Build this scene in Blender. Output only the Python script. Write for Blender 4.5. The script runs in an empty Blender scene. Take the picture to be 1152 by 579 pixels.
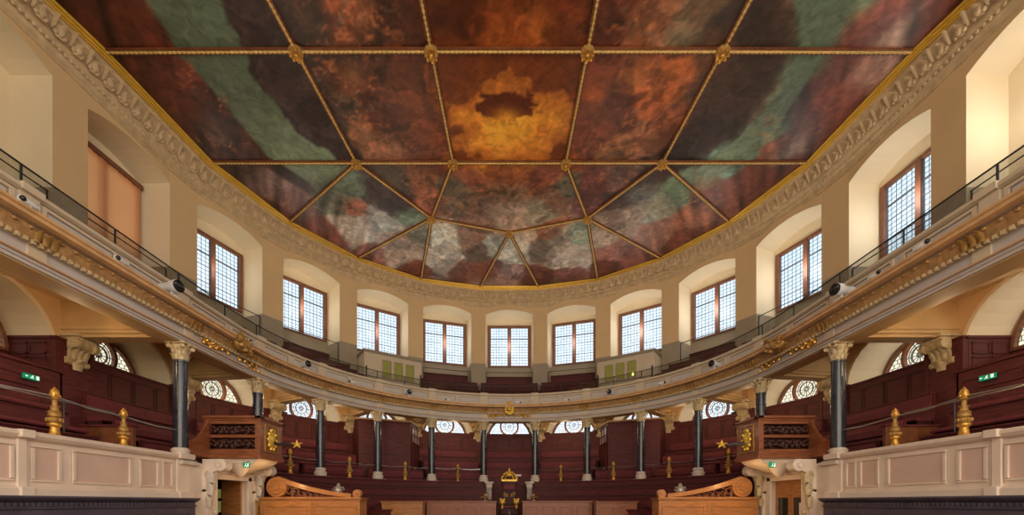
import bpy, math, random
import numpy as np
from mathutils import Matrix, Vector

random.seed(7)
rng = np.random.RandomState(11)
SC = bpy.context.scene
COL = SC.collection
E = 1.65            # eye level above the floor; heights "h" below are measured from it
PI = math.pi

# ------------------------------------------------------------------ camera
cam_d = bpy.data.cameras.new('camera'); cam = bpy.data.objects.new('camera', cam_d); COL.objects.link(cam)
cam.location = (0, 0, E); cam.rotation_euler = (PI/2, 0, 0)
cam_d.sensor_width = 36; cam_d.lens = 15.0
cam_d.shift_x = 0.0026; cam_d.shift_y = 0.2392
cam_d.clip_start = .05; cam_d.clip_end = 300
SC.camera = cam

# ------------------------------------------------------------------ view, sky, big lights
SC.view_settings.view_transform = 'Standard'; SC.view_settings.look = 'None'
SC.view_settings.gamma = 1; SC.view_settings.use_curve_mapping = False
SC.view_settings.exposure = 0.12

world = bpy.data.worlds.new('overcast_sky'); SC.world = world; world.use_nodes = True
wn = world.node_tree; wn.nodes.clear()
w_out = wn.nodes.new('ShaderNodeOutputWorld'); w_bg = wn.nodes.new('ShaderNodeBackground')
w_tc = wn.nodes.new('ShaderNodeTexCoord'); w_sep = wn.nodes.new('ShaderNodeSeparateXYZ')
w_rmp = wn.nodes.new('ShaderNodeValToRGB'); w_no = wn.nodes.new('ShaderNodeTexNoise')
w_mx = wn.nodes.new('ShaderNodeMath'); w_mx.operation = 'MULTIPLY_ADD'
wn.links.new(w_tc.outputs['Generated'], w_sep.inputs[0])
wn.links.new(w_tc.outputs['Generated'], w_no.inputs['Vector']); w_no.inputs['Scale'].default_value = 7
wn.links.new(w_no.outputs['Fac'], w_mx.inputs[0]); w_mx.inputs[1].default_value = .22
wn.links.new(w_sep.outputs['Z'], w_mx.inputs[2])
wn.links.new(w_mx.outputs[0], w_rmp.inputs['Fac'])
cr = w_rmp.color_ramp
cr.elements[0].position = .0; cr.elements[0].color = (.62, .50, .36, 1)
cr.elements[1].position = .60; cr.elements[1].color = (.70, .86, 1.0, 1)
e_ = cr.elements.new(.16); e_.color = (.80, .76, .68, 1)
e_ = cr.elements.new(.30); e_.color = (.86, .93, 1.0, 1)
wn.links.new(w_rmp.outputs['Color'], w_bg.inputs['Color']); w_bg.inputs['Strength'].default_value = 1.3
wn.links.new(w_bg.outputs[0], w_out.inputs[0])

def lamp(name, typ, loc, energy, color, target=None, size=.1, size_y=None, angle=None, blend=.6):
    d = bpy.data.lights.new(name, typ); o = bpy.data.objects.new(name, d); COL.objects.link(o)
    o.location = loc; d.energy = energy; d.color = color
    if typ == 'AREA':
        d.size = size
        if size_y: d.shape = 'RECTANGLE'; d.size_y = size_y
    else: d.shadow_soft_size = size
    if typ == 'SPOT' and angle: d.spot_size = math.radians(angle); d.spot_blend = blend
    if target is not None:
        o.rotation_euler = (Vector(target)-Vector(loc)).to_track_quat('-Z', 'Y').to_euler()
    return o
# daylight entering by the tall windows of the south end, behind the camera
lamp('south_window_daylight', 'AREA', (1.5, -3.4, E+4.6), 1650, (1.0, .87, .69), (0, 12, E+4.2), 17, 8.5)
# daylight pouring in at the upper windows of the two long sides
for sx in (-1, 1):
    lamp('side_window_daylight', 'AREA', (sx*10.4, 1.0, E+7.8), 50 if sx < 0 else 230, (1.0, .90, .76) if sx < 0 else (.95, .97, 1.0), (0, 8, E+6.5), 6, 3)

# ------------------------------------------------------------------ materials
MATS = {}
def mat(name, col, rough=.6, metal=0., var=.12, scale=3., bump=0., bscale=30., spec=.5, emit=None, estr=1., streak=None, coat=0.):
    m = bpy.data.materials.new(name); m.use_nodes = True; nt = m.node_tree
    b = nt.nodes['Principled BSDF']
    b.inputs['Roughness'].default_value = rough; b.inputs['Metallic'].default_value = metal
    b.inputs['Specular IOR Level'].default_value = spec
    if coat: b.inputs['Coat Weight'].default_value = coat; b.inputs['Coat Roughness'].default_value = .15
    tc = nt.nodes.new('ShaderNodeTexCoord'); mp = nt.nodes.new('ShaderNodeMapping')
    nt.links.new(tc.outputs['Object'], mp.inputs[0])
    if streak: mp.inputs['Scale'].default_value = streak
    n = nt.nodes.new('ShaderNodeTexNoise'); n.inputs['Scale'].default_value = scale; n.inputs['Detail'].default_value = 5
    nt.links.new(mp.outputs[0], n.inputs['Vector'])
    r = nt.nodes.new('ShaderNodeValToRGB')
    r.color_ramp.elements[0].position = .3; r.color_ramp.elements[1].position = .7
    r.color_ramp.elements[0].color = tuple(c*(1-var) for c in col)+(1,)
    r.color_ramp.elements[1].color = tuple(min(1, c*(1+var)) for c in col)+(1,)
    nt.links.new(n.outputs['Fac'], r.inputs['Fac']); nt.links.new(r.outputs['Color'], b.inputs['Base Color'])
    if bump:
        n2 = nt.nodes.new('ShaderNodeTexNoise'); n2.inputs['Scale'].default_value = bscale; n2.inputs['Detail'].default_value = 4
        nt.links.new(tc.outputs['Object'], n2.inputs['Vector'])
        bp = nt.nodes.new('ShaderNodeBump'); bp.inputs['Strength'].default_value = bump; bp.inputs['Distance'].default_value = .02
        nt.links.new(n2.outputs['Fac'], bp.inputs['Height']); nt.links.new(bp.outputs[0], b.inputs['Normal'])
    if emit:
        b.inputs['Emission Color'].default_value = tuple(emit)+(1,); b.inputs['Emission Strength'].default_value = estr
    MATS[name] = m; return m
mat('plaster', (.70, .49, .26), .75, var=.05, scale=.8, bump=.15, bscale=12)
mat('reveal_plaster', (.80, .68, .48), .8, var=.04, scale=.8)
mat('dado_paint', (.33, .27, .19), .6, var=.08, scale=1.2)
mat('stucco', (.62, .46, .27), .7, var=.16, scale=5, bump=.5, bscale=40)
mat('stucco_deep', (.40, .29, .17), .75, var=.2, scale=6, bump=.5, bscale=40)
mat('gilt', (.66, .36, .07), .38, .65, var=.45, scale=22, bump=.3, bscale=60)
mat('lip_paint', (.62, .37, .17), .5, var=.15, scale=4)
mat('rope_gilt', (.66, .43, .14), .45, .25, var=.2, scale=10)
mat('bright_gilt', (.78, .48, .06), .4, .45, var=.08, scale=3)
mat('old_gilt', (.44, .25, .07), .5, .35, var=.3, scale=10, bump=.4, bscale=60)
mat('ochre_carving', (.42, .235, .09), .65, .0, var=.3, scale=9, bump=.6, bscale=50)
mat('grey_paint', (.53, .47, .43), .5, var=.06, scale=2)  # cream greyed, with the cool window light put into its colour
mat('cream_paint', (.60, .49, .35), .5, var=.07, scale=2)
mat('panel_groove', (.27, .22, .19), .6)
mat('white_paint', (.78, .64, .52), .5, var=.07, scale=2)
mat('pink_panel', (.68, .48, .39), .5, var=.06, scale=2)
mat('soffit_paint', (.62, .42, .20), .7, var=.12, scale=1.5)
mat('marble_black', (.022, .024, .034), .22, var=.5, scale=7, spec=.6)
mat('capital_stone', (.60, .47, .27), .6, .1, var=.25, scale=12, bump=.4, bscale=50)
mat('base_stone', (.62, .54, .46), .5, var=.1, scale=6)
mat('maroon_wood', (.100, .022, .022), .58, var=.35, scale=3, streak=(1, 1, 8), spec=.25)
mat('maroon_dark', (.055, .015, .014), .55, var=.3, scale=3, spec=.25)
mat('red_cushion', (.135, .018, .024), .7, var=.2, scale=6, bump=.2)
mat('oak', (.40, .165, .050), .38, var=.28, scale=3, streak=(1, 1, 9), coat=.25)
mat('oak_dark', (.17, .055, .020), .45, var=.3, scale=4)
mat('walnut', (.27, .085, .032), .4, var=.3, scale=4, streak=(1, 1, 6), coat=.2)
mat('walnut_dark', (.07, .022, .012), .5, var=.3, scale=8, bump=.3)
mat('window_wood', (.20, .080, .045), .45, var=.2, scale=5)
mat('lead', (.10, .11, .12), .5, .2)
mat('iron', (.035, .04, .045), .45, .5)
mat('blue_black', (.080, .068, .100), .45, var=.2, scale=3)
mat('blind_fabric', (.90, .38, .16), .85, var=.05, scale=.6)
_nt = MATS['blind_fabric'].node_tree; _tr = _nt.nodes.new('ShaderNodeBsdfTranslucent'); _tr.inputs['Color'].default_value = (1.0, .50, .22, 1)
_ms = _nt.nodes.new('ShaderNodeMixShader'); _ms.inputs[0].default_value = .65
_nt.links.new(_nt.nodes['Principled BSDF'].outputs[0], _ms.inputs[1]); _nt.links.new(_tr.outputs[0], _ms.inputs[2]); _nt.links.new(_ms.outputs[0], _nt.nodes['Material Output'].inputs[0])
mat('white_plastic', (.75, .75, .74), .35)
mat('black_lens', (.01, .01, .012), .15)
mat('floor_wood', (.20, .10, .05), .4, var=.25, scale=2, streak=(1, 12, 1))
mat('steel', (.45, .44, .44), .3, .8)
mat('lobby_glass', (.42, .36, .40), .25, var=.15, scale=6)
mat('silver_grey', (.38, .36, .34), .4, .4)
mat('sign_green', (.0, .16, .08), .5, emit=(.0, .30, .13), estr=.5)
mat('sign_white', (.8, .8, .75), .5, emit=(.9, .95, .85), estr=.7)
mat('booth_glass', (.13, .11, .025), .15, emit=(.26, .23, .04), estr=.35)
mat('booth_lamp', (.9, .9, .3), .4, emit=(1, .95, .25), estr=2.2)
mat('clock_gold', (.85, .52, .08), .4, .5, var=.3, scale=20, bump=.5, bscale=40)
mat('paper', (.8, .78, .74), .7)
mat('door_glass_lit', (.35, .33, .12), .2, emit=(.30, .28, .08), estr=.35)
mat('dark_glass', (.03, .03, .025), .1)

def glassmat(name, col, gl=.08):
    m = bpy.data.materials.new(name); m.use_nodes = True; nt = m.node_tree; nt.nodes.clear()
    o = nt.nodes.new('ShaderNodeOutputMaterial'); mx = nt.nodes.new('ShaderNodeMixShader')
    t = nt.nodes.new('ShaderNodeBsdfTransparent'); g = nt.nodes.new('ShaderNodeBsdfGlossy')
    tc = nt.nodes.new('ShaderNodeTexCoord'); n = nt.nodes.new('ShaderNodeTexNoise'); n.inputs['Scale'].default_value = 6
    r = nt.nodes.new('ShaderNodeValToRGB')
    r.color_ramp.elements[0].position = .35; r.color_ramp.elements[1].position = .65
    r.color_ramp.elements[0].color = tuple(c*.86 for c in col)+(1,); r.color_ramp.elements[1].color = tuple(col)+(1,)
    nt.links.new(tc.outputs['Object'], n.inputs['Vector']); nt.links.new(n.outputs['Fac'], r.inputs['Fac'])
    nt.links.new(r.outputs['Color'], t.inputs['Color']); g.inputs['Roughness'].default_value = .08
    mx.inputs[0].default_value = gl
    nt.links.new(t.outputs[0], mx.inputs[1]); nt.links.new(g.outputs[0], mx.inputs[2]); nt.links.new(mx.outputs[0], o.inputs[0])
    MATS[name] = m
glassmat('leaded_glass', (.93, .97, 1.0), .02); glassmat('amber_glass', (1.0, .84, .58), .02); glassmat('rosette_glass', (.90, .97, 1.0))
glassmat('balustrade_glass', (.72, .74, .72), .05)

# ------------------------------------------------------------------ plan of the hall
ZC = 12.15
def pt(s, R):
    """point of the D-shaped plan: s degrees round from the middle of the apse, R from its centre"""
    e = min(1, max(0, (10.75-R)/2.4))*.35
    a = abs(s); sg = 1 if s >= 0 else -1
    if a <= 90: return (sg*R*math.sin(math.radians(a)), ZC+(R+e)*math.cos(math.radians(a)))
    return (sg*R, ZC-(a-90)*.1876)
def ang(s):
    return -math.radians(max(-90, min(90, s)))
def frame(s, R, h=0.):
    x, y = pt(s, R)
    return Matrix.Translation((x, y, E+h)) @ Matrix.Rotation(ang(s), 4, 'Z')
BAYC = {0: 0, 1: 17.6, 2: 35.2, 3: 53.1, 4: 71.3, 5: 90.0, 6: 108, 7: 126, 8: 144, 9: 162}
PIER = {1: 8.8, 2: 26.4, 3: 44.1, 4: 62.1, 5: 80.8, 6: 99.0, 7: 117, 8: 135, 9: 153, 10: 171}
BW = 6.75
def bay_s(i): return BAYC[abs(i)]*(1 if i >= 0 else -1)
ORD = ['', 'first', 'second', 'third', 'fourth', 'fifth', 'sixth', 'seventh', 'eighth', 'ninth', 'tenth']
def baytext(i):
    if i == 0: return 'middle bay'
    return '%s bay %s of middle' % (ORD[abs(i)], 'right' if i > 0 else 'left')
def side(i): return 'right' if i > 0 else 'left'

# ------------------------------------------------------------------ mesh building
class MB:
    def __init__(self): self.v = []; self.f = []; self.m = []; self.mi = 0; self.M = None
    def add(self, vs, fs, mi=None):
        o = len(self.v)
        if self.M is not None: vs = [tuple(self.M @ Vector(p)) for p in vs]
        self.v += [tuple(p) for p in vs]; self.f += [tuple(o+i for i in f) for f in fs]
        self.m += [self.mi if mi is None else mi]*len(fs)
    def quad(self, *p, mi=None): self.add(p, [tuple(range(len(p)))], mi)
    def box(self, x0, x1, y0, y1, z0, z1, mi=None):
        self.add([(x0,y0,z0),(x1,y0,z0),(x1,y1,z0),(x0,y1,z0),(x0,y0,z1),(x1,y0,z1),(x1,y1,z1),(x0,y1,z1)],
                 [(3,2,1,0),(4,5,6,7),(0,1,5,4),(1,2,6,5),(2,3,7,6),(3,0,4,7)], mi)
    def lathe(self, prof, n=16, c=(0,0,0), mi=None, a0=0, a1=2*PI, axis='z'):
        full = abs(a1-a0-2*PI) < 1e-6; k = n if full else n+1
        vs = []; fs = []
        for i in range(k):
            a = a0+(a1-a0)*i/n; ca, sa = math.cos(a), math.sin(a)
            for r, z in prof:
                if axis == 'z': vs.append((c[0]+r*ca, c[1]+r*sa, c[2]+z))
                elif axis == 'y': vs.append((c[0]+r*ca, c[1]+z, c[2]+r*sa))
                else: vs.append((c[0]+z, c[1]+r*ca, c[2]+r*sa))
        p = len(prof)
        for i in range(n):
            j = (i+1) % k
            for q in range(p-1): fs.append((i*p+q, j*p+q, j*p+q+1, i*p+q+1))
        self.add(vs, fs, mi)
        if prof[0][0] > 1e-4 and full: self.add([vs[i*p] for i in range(k)], [tuple(range(k))[::-1]], mi)
        if prof[-1][0] > 1e-4 and full: self.add([vs[i*p+p-1] for i in range(k)], [tuple(range(k))], mi)
    def tube(self, pts, r, n=6, mi=None, closed=False):
        P = [Vector(p) for p in pts]; L = len(P); vs = []; fs = []
        for i, p in enumerate(P):
            if closed: d = P[(i+1) % L]-P[i-1]
            else: d = P[min(i+1, L-1)]-P[max(i-1, 0)]
            d.normalize(); up = Vector((0,0,1)) if abs(d.z) < .95 else Vector((1,0,0))
            a = d.cross(up).normalized(); b = a.cross(d)
            rr = r[i] if isinstance(r, (list, tuple)) else r
            for k in range(n):
                t = 2*PI*k/n; q = p+(a*math.cos(t)+b*math.sin(t))*rr; vs.append(tuple(q))
        for i in range(L if closed else L-1):
            j = (i+1) % L
            for k in range(n): fs.append((i*n+k, i*n+(k+1) % n, j*n+(k+1) % n, j*n+k))
        if not closed: fs += [tuple(range(n))[::-1], tuple((L-1)*n+k for k in range(n))]
        self.add(vs, fs, mi)
    def ring(self, prof, ss, mi=None, closed=True, caps=True):
        """sweep a profile of (R, h) along the plan"""
        vs = []; fs = []; p = len(prof)
        for s in ss:
            for R, h in prof:
                x, y = pt(s, R); vs.append((x, y, E+h))
        for i in range(len(ss)-1):
            for q in range(p if closed else p-1):
                r = (q+1) % p; fs.append((i*p+q, i*p+r, (i+1)*p+r, (i+1)*p+q))
        self.add(vs, fs, mi)
        if closed and caps:
            self.add(vs[:p], [tuple(range(p))[::-1]], mi); self.add(vs[-p:], [tuple(range(p))], mi)
    def extr(self, poly, y0, y1, mi=None):
        """polygon in x,z pushed from y0 to y1"""
        n = len(poly); vs = [(x, y0, z) for x, z in poly]+[(x, y1, z) for x, z in poly]
        fs = [tuple(range(n)), tuple(range(2*n-1, n-1, -1))]+[(i, i+n, (i+1) % n+n, (i+1) % n) for i in range(n)]
        self.add(vs, fs, mi)
    def ball(self, c, r, n=8, m=6, mi=None, sc=(1,1,1)):
        vs = []; fs = []
        for i in range(m+1):
            a = PI*i/m
            for k in range(n):
                t = 2*PI*k/n; vs.append((c[0]+r*sc[0]*math.sin(a)*math.cos(t), c[1]+r*sc[1]*math.sin(a)*math.sin(t), c[2]+r*sc[2]*math.cos(a)))
        for i in range(m):
            for k in range(n): fs.append((i*n+k, (i+1)*n+k, (i+1)*n+(k+1) % n, i*n+(k+1) % n))
        self.add(vs, fs, mi)
    def leaf(self, M, w, h, out, mi=None, nx=5, nz=5):
        """acanthus leaf: local x across, -y towards the viewer, z up, tip curling out"""
        vs = []; fs = []; old = self.M
        for j in range(nz):
            v = j/(nz-1)
            ww = w*.5*(.75+.35*math.sin(v*PI)-(.55*v**3))*(1-.18*(j % 2))
            for i in range(nx):
                u = -1+2*i/(nx-1)
                y = -out*(v**2.2)-.25*w*(1-abs(u)**1.5)*.5-.03*w*(i % 2)
                z = h*(v-.22*max(0, v-.7)*2.5*v)
                vs.append((u*ww, y, z))
        for j in range(nz-1):
            for i in range(nx-1): fs.append((j*nx+i, j*nx+i+1, (j+1)*nx+i+1, (j+1)*nx+i))
        self.M = (old @ M) if old is not None else M
        self.add(vs, fs, mi); self.M = old
    def build(self, name, mats, parent=None, smooth=False, bevel=0., loc=None, M=None):
        me = bpy.data.meshes.new(name); me.from_pydata(self.v, [], self.f)
        if isinstance(mats, str): mats = [mats]
        for m in mats: me.materials.append(MATS[m])
        me.polygons.foreach_set('material_index', self.m)
        if smooth: me.polygons.foreach_set('use_smooth', [True]*len(self.f))
        me.update()
        o = bpy.data.objects.new(name, me); COL.objects.link(o)
        if smooth:
            try: me.set_sharp_from_angle(angle=math.radians(42))
            except Exception: pass
        if bevel:
            b = o.modifiers.new('bevel', 'BEVEL'); b.width = bevel; b.segments = 2; b.limit_method = 'ANGLE'
        if parent is not None:
            o.parent = parent
            if loc == 'world': o.matrix_parent_inverse = parent.matrix_basis.inverted()
        if M is not None: o.matrix_basis = M
        return o

def thing(name, label, cat, M=None, group=None):
    o = bpy.data.objects.new(name, None); COL.objects.link(o); o.empty_display_size = .2
    if M is not None: o.matrix_basis = M
    o['label'] = label; o['category'] = cat
    if group: o['group'] = group
    return o
def tag(o, label, cat, group=None):
    o['label'] = label; o['category'] = cat
    if group: o['group'] = group
    return o
def struct(o): o['kind'] = 'structure'; return o
def dup(root, M, label=None, group=None):
    r = root.copy(); COL.objects.link(r); r.matrix_basis = M
    if label: r['label'] = label
    if group: r['group'] = group
    for ch in list(root.children):
        c = ch.copy(); COL.objects.link(c); c.parent = r
        for g in list(ch.children):
            d = g.copy(); COL.objects.link(d); d.parent = c
    return r
def srange(a, b, step=1.5):
    n = max(1, int(math.ceil(abs(b-a)/step))); return [a+(b-a)*i/n for i in range(n+1)]
def grange(a, b, step=1.5):
    """like srange, coarser along the straight sides, with samples at +-90"""
    pts = {a, b}
    for q in (-90, 90):
        if min(a, b) < q < max(a, b): pts.add(q)
    k = sorted(pts); out = []
    for p, q in zip(k[:-1], k[1:]):
        st = step if (p >= -90 and q <= 90) else 18
        out += srange(p, q, st)[:-1]
    out.append(k[-1]); return out
def ring_frame(mb, s0, s1, R, h0, h1, wd, t, mi=None):
    """raised panel moulding on a curved face looking inwards"""
    ds = wd/(R*.01745)
    for (a, b, c, d) in ((s0, s1, h0, h0+wd), (s0, s1, h1-wd, h1), (s0, s0+ds, h0+wd, h1-wd), (s1-ds, s1, h0+wd, h1-wd)):
        mb.ring([(R, c), (R-t, c), (R-t, d), (R, d)], grange(a, b, 2.5), mi)
def panel_frame(mb, x0, x1, z0, z1, y, wd, t, mi=None):
    mb.box(x0, x1, y-t, y, z0, z0+wd, mi); mb.box(x0, x1, y-t, y, z1-wd, z1, mi)
    mb.box(x0, x0+wd, y-t, y, z0+wd, z1-wd, mi); mb.box(x1-wd, x1, y-t, y, z0+wd, z1-wd, mi)
def scroll_pts(cx, cz, r0, r1, turns, a0=0, n=40, sgn=1):
    return [(cx+(r0+(r1-r0)*i/n)*math.cos(a0+sgn*turns*2*PI*i/n), cz+(r0+(r1-r0)*i/n)*math.sin(a0+sgn*turns*2*PI*i/n)) for i in range(n+1)]
# ================================================================== THE SHELL
# ---- floor
mb = MB(); mb.box(-13, 13, -4.3, 25.2, -.2, 0); struct(mb.build('floor', 'floor_wood'))

SPRING_U, RISE_U = 10.04, .27      # upper niches: segmental arch
SPRING_L = 3.55                     # lower recesses: round arch with a lunette
GF = 5.0                            # gallery floor
WIN_B, WIN_T = 7.55, 9.86
TOP = 11.55
ND = 1.0                            # niche depth
def chord(i):
    s = bay_s(i); a = Vector(pt(s-BW, 10.75)+(0,)); b = Vector(pt(s+BW, 10.75)+(0,))
    c = (a+b)/2; w = (b-a).length/2; t = (b-a).normalized()
    M = Matrix(((t.x, -t.y, 0, c.x), (t.y, t.x, 0, c.y), (0, 0, 1, E), (0, 0, 0, 1)))
    return M, w
def arch_u(t, w):
    R = (w*w+RISE_U**2)/(2*RISE_U); return SPRING_U+math.sqrt(max(0, R*R-t*t))-(R-RISE_U)
WALLM = ['plaster', 'reveal_plaster', 'dado_paint', 'maroon_wood', 'stucco']
def bay(mb, i):
    M, w = chord(i); mb.M = M
    n = 14; ts = [w*math.sin(PI/2*(-1+2*k/n)) for k in range(n+1)]
    lo = lambda t: SPRING_L+math.sqrt(max(0, w*w-t*t))
    hi = lambda t: arch_u(t, w)
    for a, b in zip(ts[:-1], ts[1:]):
        mb.quad((a,0,lo(a)), (b,0,lo(b)), (b,0,GF), (a,0,GF), mi=0)
        mb.quad((a,0,hi(a)), (b,0,hi(b)), (b,0,TOP), (a,0,TOP), mi=0)
        mb.quad((a,0,hi(a)), (a,ND,hi(a)), (b,ND,hi(b)), (b,0,hi(b)), mi=1)
        mb.quad((a,0,lo(a)), (a,ND,lo(a)), (b,ND,lo(b)), (b,0,lo(b)), mi=1)
        # wall over the window head
        mb.quad((a,ND,WIN_T), (b,ND,WIN_T), (b,ND,hi(b)), (a,ND,hi(a)), mi=1)
        # round the lunette
        ra = 1.2/w
        mb.quad((a*ra,ND,SPRING_L+(lo(a)-SPRING_L)*ra), (b*ra,ND,SPRING_L+(lo(b)-SPRING_L)*ra), (b,ND,lo(b)), (a,ND,lo(a)), mi=1)
    for sx in (-1, 1):
        x = sx*w
        mb.quad((x,0,7.42), (x,ND,7.42), (x,ND,SPRING_U), (x,0,SPRING_U), mi=1)
        mb.quad((x,0,GF), (x,ND,GF), (x,ND,7.42), (x,0,7.42), mi=2)
        mb.quad((x,0,-E), (x,ND,-E), (x,ND,3.55), (x,0,3.55), mi=3)
        mb.quad((x,ND,WIN_B), (sx*1.2,ND,WIN_B), (sx*1.2,ND,WIN_T), (x,ND,WIN_T), mi=1)
    if abs(i) == 6: mb.quad((-1.2,ND,WIN_B), (1.2,ND,WIN_B), (1.2,ND,WIN_T), (-1.2,ND,WIN_T), mi=1)
    mb.quad((-w,ND,GF), (w,ND,GF), (w,ND,WIN_B), (-w,ND,WIN_B), mi=2)
    mb.quad((-w,ND,-E), (w,ND,-E), (w,ND,SPRING_L), (-w,ND,SPRING_L), mi=3)
    mb.quad((-w,0,GF), (w,0,GF), (w,ND,GF), (-w,ND,GF), mi=0)
    # archivolt round the lower recess
    for r0, r1, t in ((w, w+.09, .05),):
        for k in range(20):
            a, b = PI*k/20, PI*(k+1)/20
            A = [(r*math.cos(q), y, SPRING_L+r*math.sin(q)) for q in (a, b) for r in (r0, r1) for y in (-t, 0)]
            mb.add(A, [(0,2,6,4), (2,3,7,6), (1,0,4,5)], 1)
    mb.M = None
def pier(mb, s0, s1):
    a = pt(s0, 10.75); b = pt(s1, 10.75)
    for z0, z1, m in ((-E, 3.62, 3), (3.62, GF, 0), (GF, 7.42, 2), (7.42, TOP, 0)):
        mb.quad((a[0],a[1],E+z0), (b[0],b[1],E+z0), (b[0],b[1],E+z1), (a[0],a[1],E+z1), mi=m)
back = MB(); left = MB(); right = MB()
for i in range(-9, 10):
    bay(back if abs(i) <= 4 else (right if i > 0 else left), i)
for k in range(0, 9):
    for sg in (-1, 1):
        w_ = back if k < 4 else (right if sg > 0 else left)
        s0, s1 = BAYC[k]+BW, BAYC[k+1]-BW
        if sg > 0: pier(w_, s0, s1)
        else: pier(w_, -s1, -s0)
pier(right, 162+BW, 177); pier(left, -177, -162-BW)
struct(back.build('wall_back', WALLM)); struct(left.build('wall_left', WALLM)); struct(right.build('wall_right', WALLM))
# south wall with three tall openings, behind the camera
mb = MB()
for x0, x1 in ((-13,-8.2), (-5.6,-1.5), (1.5,5.6), (8.2,13)): mb.box(x0, x1, -4.4, -4.15, 0, E+9.5)
mb.box(-13, 13, -4.4, -4.15, E+9.5, E+TOP); mb.box(-13, 13, -4.4, -4.15, 0, E+.6)
struct(mb.build('wall_front', 'plaster'))
# roof over the whole hall, above ceiling and niches
mb = MB(); rs = grange(-176, 176, 3); rp = [pt(s, 11.85) for s in rs]
mb.add([(x, y, E+TOP) for x, y in rp]+[(x, y, E+TOP+.2) for x, y in rp], [tuple(range(len(rp)))[::-1], tuple(range(len(rp), 2*len(rp)))]); struct(mb.build('roof', 'plaster'))

# ---- upper windows: two leaded lights under one head
def window_meshes():
    fr = MB(); x1 = 1.2; f = .095
    for z0, z1 in ((WIN_T-.13, WIN_T), (WIN_B, WIN_B+.08)): fr.box(-x1, x1, -.07, .06, z0, z1)
    for a, b in ((-x1, -x1+f*1.6), (x1-f*1.6, x1), (-.085, .085)): fr.box(a, b, -.09, .06, WIN_B, WIN_T-.02)
    ld = MB()
    for xa, xb in ((-x1+.15, -.085), (.085, x1-.15)):
        n = 6; m = 14; z0, z1 = WIN_B+.08, WIN_T-.13
        for k in range(1, n): x = xa+(xb-xa)*k/n; ld.box(x-.008, x+.008, -.005, .005, z0, z1)
        for k in range(1, m):
            z = z0+(z1-z0)*k/m; t = .007; y = .006
            if k == 10: t = .022; y = .02
            elif k in (3, 7): t = .012; y = .01
            ld.box(xa, xb, -y, y, z-t, z+t)
        ld.box(xa, xa+.02, -.03, .03, z0, z1); ld.box(xb-.02, xb, -.03, .03, z0, z1)
    gl = MB(); gl.quad((-x1+.1,.012,WIN_B+.05), (x1-.1,.012,WIN_B+.05), (x1-.1,.012,WIN_T-.1), (-x1+.1,.012,WIN_T-.1))
    return fr, ld, gl
wnum = 0; proto = None
T1 = Matrix.Translation((0, ND+.02, 0))
for i in range(-9, 10):
    if abs(i) == 6: continue
    M, w = chord(i); wnum += 1
    if proto is None:
        fr, ld, gl = window_meshes()
        proto = fr.build('window_1', 'window_wood', bevel=.012); struct(proto)
        ld.build('window_leading', 'lead', proto); gl.build('window_pane', 'leaded_glass', proto)
        proto.matrix_basis = M @ T1
    else:
        c = dup(proto, M @ T1); c.name = 'window_%d' % wnum
# ---- lunette windows of the lower gallery
def lunette_meshes():
    R = 1.2; cz = SPRING_L; rc = (0, 4.23)
    fr = MB()
    def arc(mb, cx, z, r0, r1, a0, a1, y0, y1, n=28):
        for k in range(n):
            a, b = a0+(a1-a0)*k/n, a0+(a1-a0)*(k+1)/n
            V = [(cx+r*math.cos(q), y, z+r*math.sin(q)) for q in (a, b) for r in (r0, r1) for y in (y0, y1)]
            mb.add(V, [(0,4,6,2), (1,3,7,5), (0,1,5,4), (2,6,7,3)])
    arc(fr, 0, cz, R-.07, R+.01, 0, PI, -.07, .05); fr.box(-R, R, -.07, .05, cz-.02, cz+.05)
    ros = MB(); arc(ros, 0, 4.23, .44, .53, 0, 2*PI, -.07, .05, 36)
    ld = MB()
    arc(ld, 0, 4.23, .235, .262, 0, 2*PI, -.03, .02, 28); arc(ld, 0, 4.23, .085, .10, 0, 2*PI, -.02, .01, 16); arc(ld, 0, 4.23, .33, .342, 0, 2*PI, -.02, .01, 24)
    for k in range(12):
        a = 2*PI*k/12; c, s_ = math.cos(a), math.sin(a); t = .005 if k % 3 else .009
        r0 = .03; r1 = .45
        px, pz = -s_*t, c*t
        V = [(r*c+u*px, y, 4.23+r*s_+u*pz) for r in (r0, r1) for u in (-1, 1) for y in (-.015, .01)]
        ld.add(V, [(0,2,6,4), (1,5,7,3), (0,4,5,1), (2,3,7,6)])
    # staggered quarries outside the rose
    dz = .115; rows = int(R/dz)
    for j in range(rows+1):
        z = cz+.05+j*dz; hw = math.sqrt(max(0, R*R-(z-cz)**2))
        q = .5**2-(z-4.23)**2; gap = math.sqrt(q) if q > 0 else 0
        for sx in (-1, 1):
            a, b = (gap if gap else 0), hw
            if b > a: ld.box(min(sx*a, sx*b), max(sx*a, sx*b), -.012, .01, z-.005, z+.005)
            x = .06*(j % 2)+.12
            while x < hw:
                zt = z+dz; 
                if x*x+(z+dz*.5-4.23)**2 > .27 and x*x+(zt-cz)**2 < (R-.02)**2:
                    ld.box(sx*x-.004, sx*x+.004, -.012, .01, z, zt)
                x += .17
    am = MB(); N = 26
    for k in range(N):
        a, b = PI*k/N, PI*(k+1)/N
        am.quad((0,.012,cz), (R*math.cos(a),.012,cz+R*math.sin(a)), (R*math.cos(b),.012,cz+R*math.sin(b)))
    return fr, ros, ld, am
lproto = None
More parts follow.
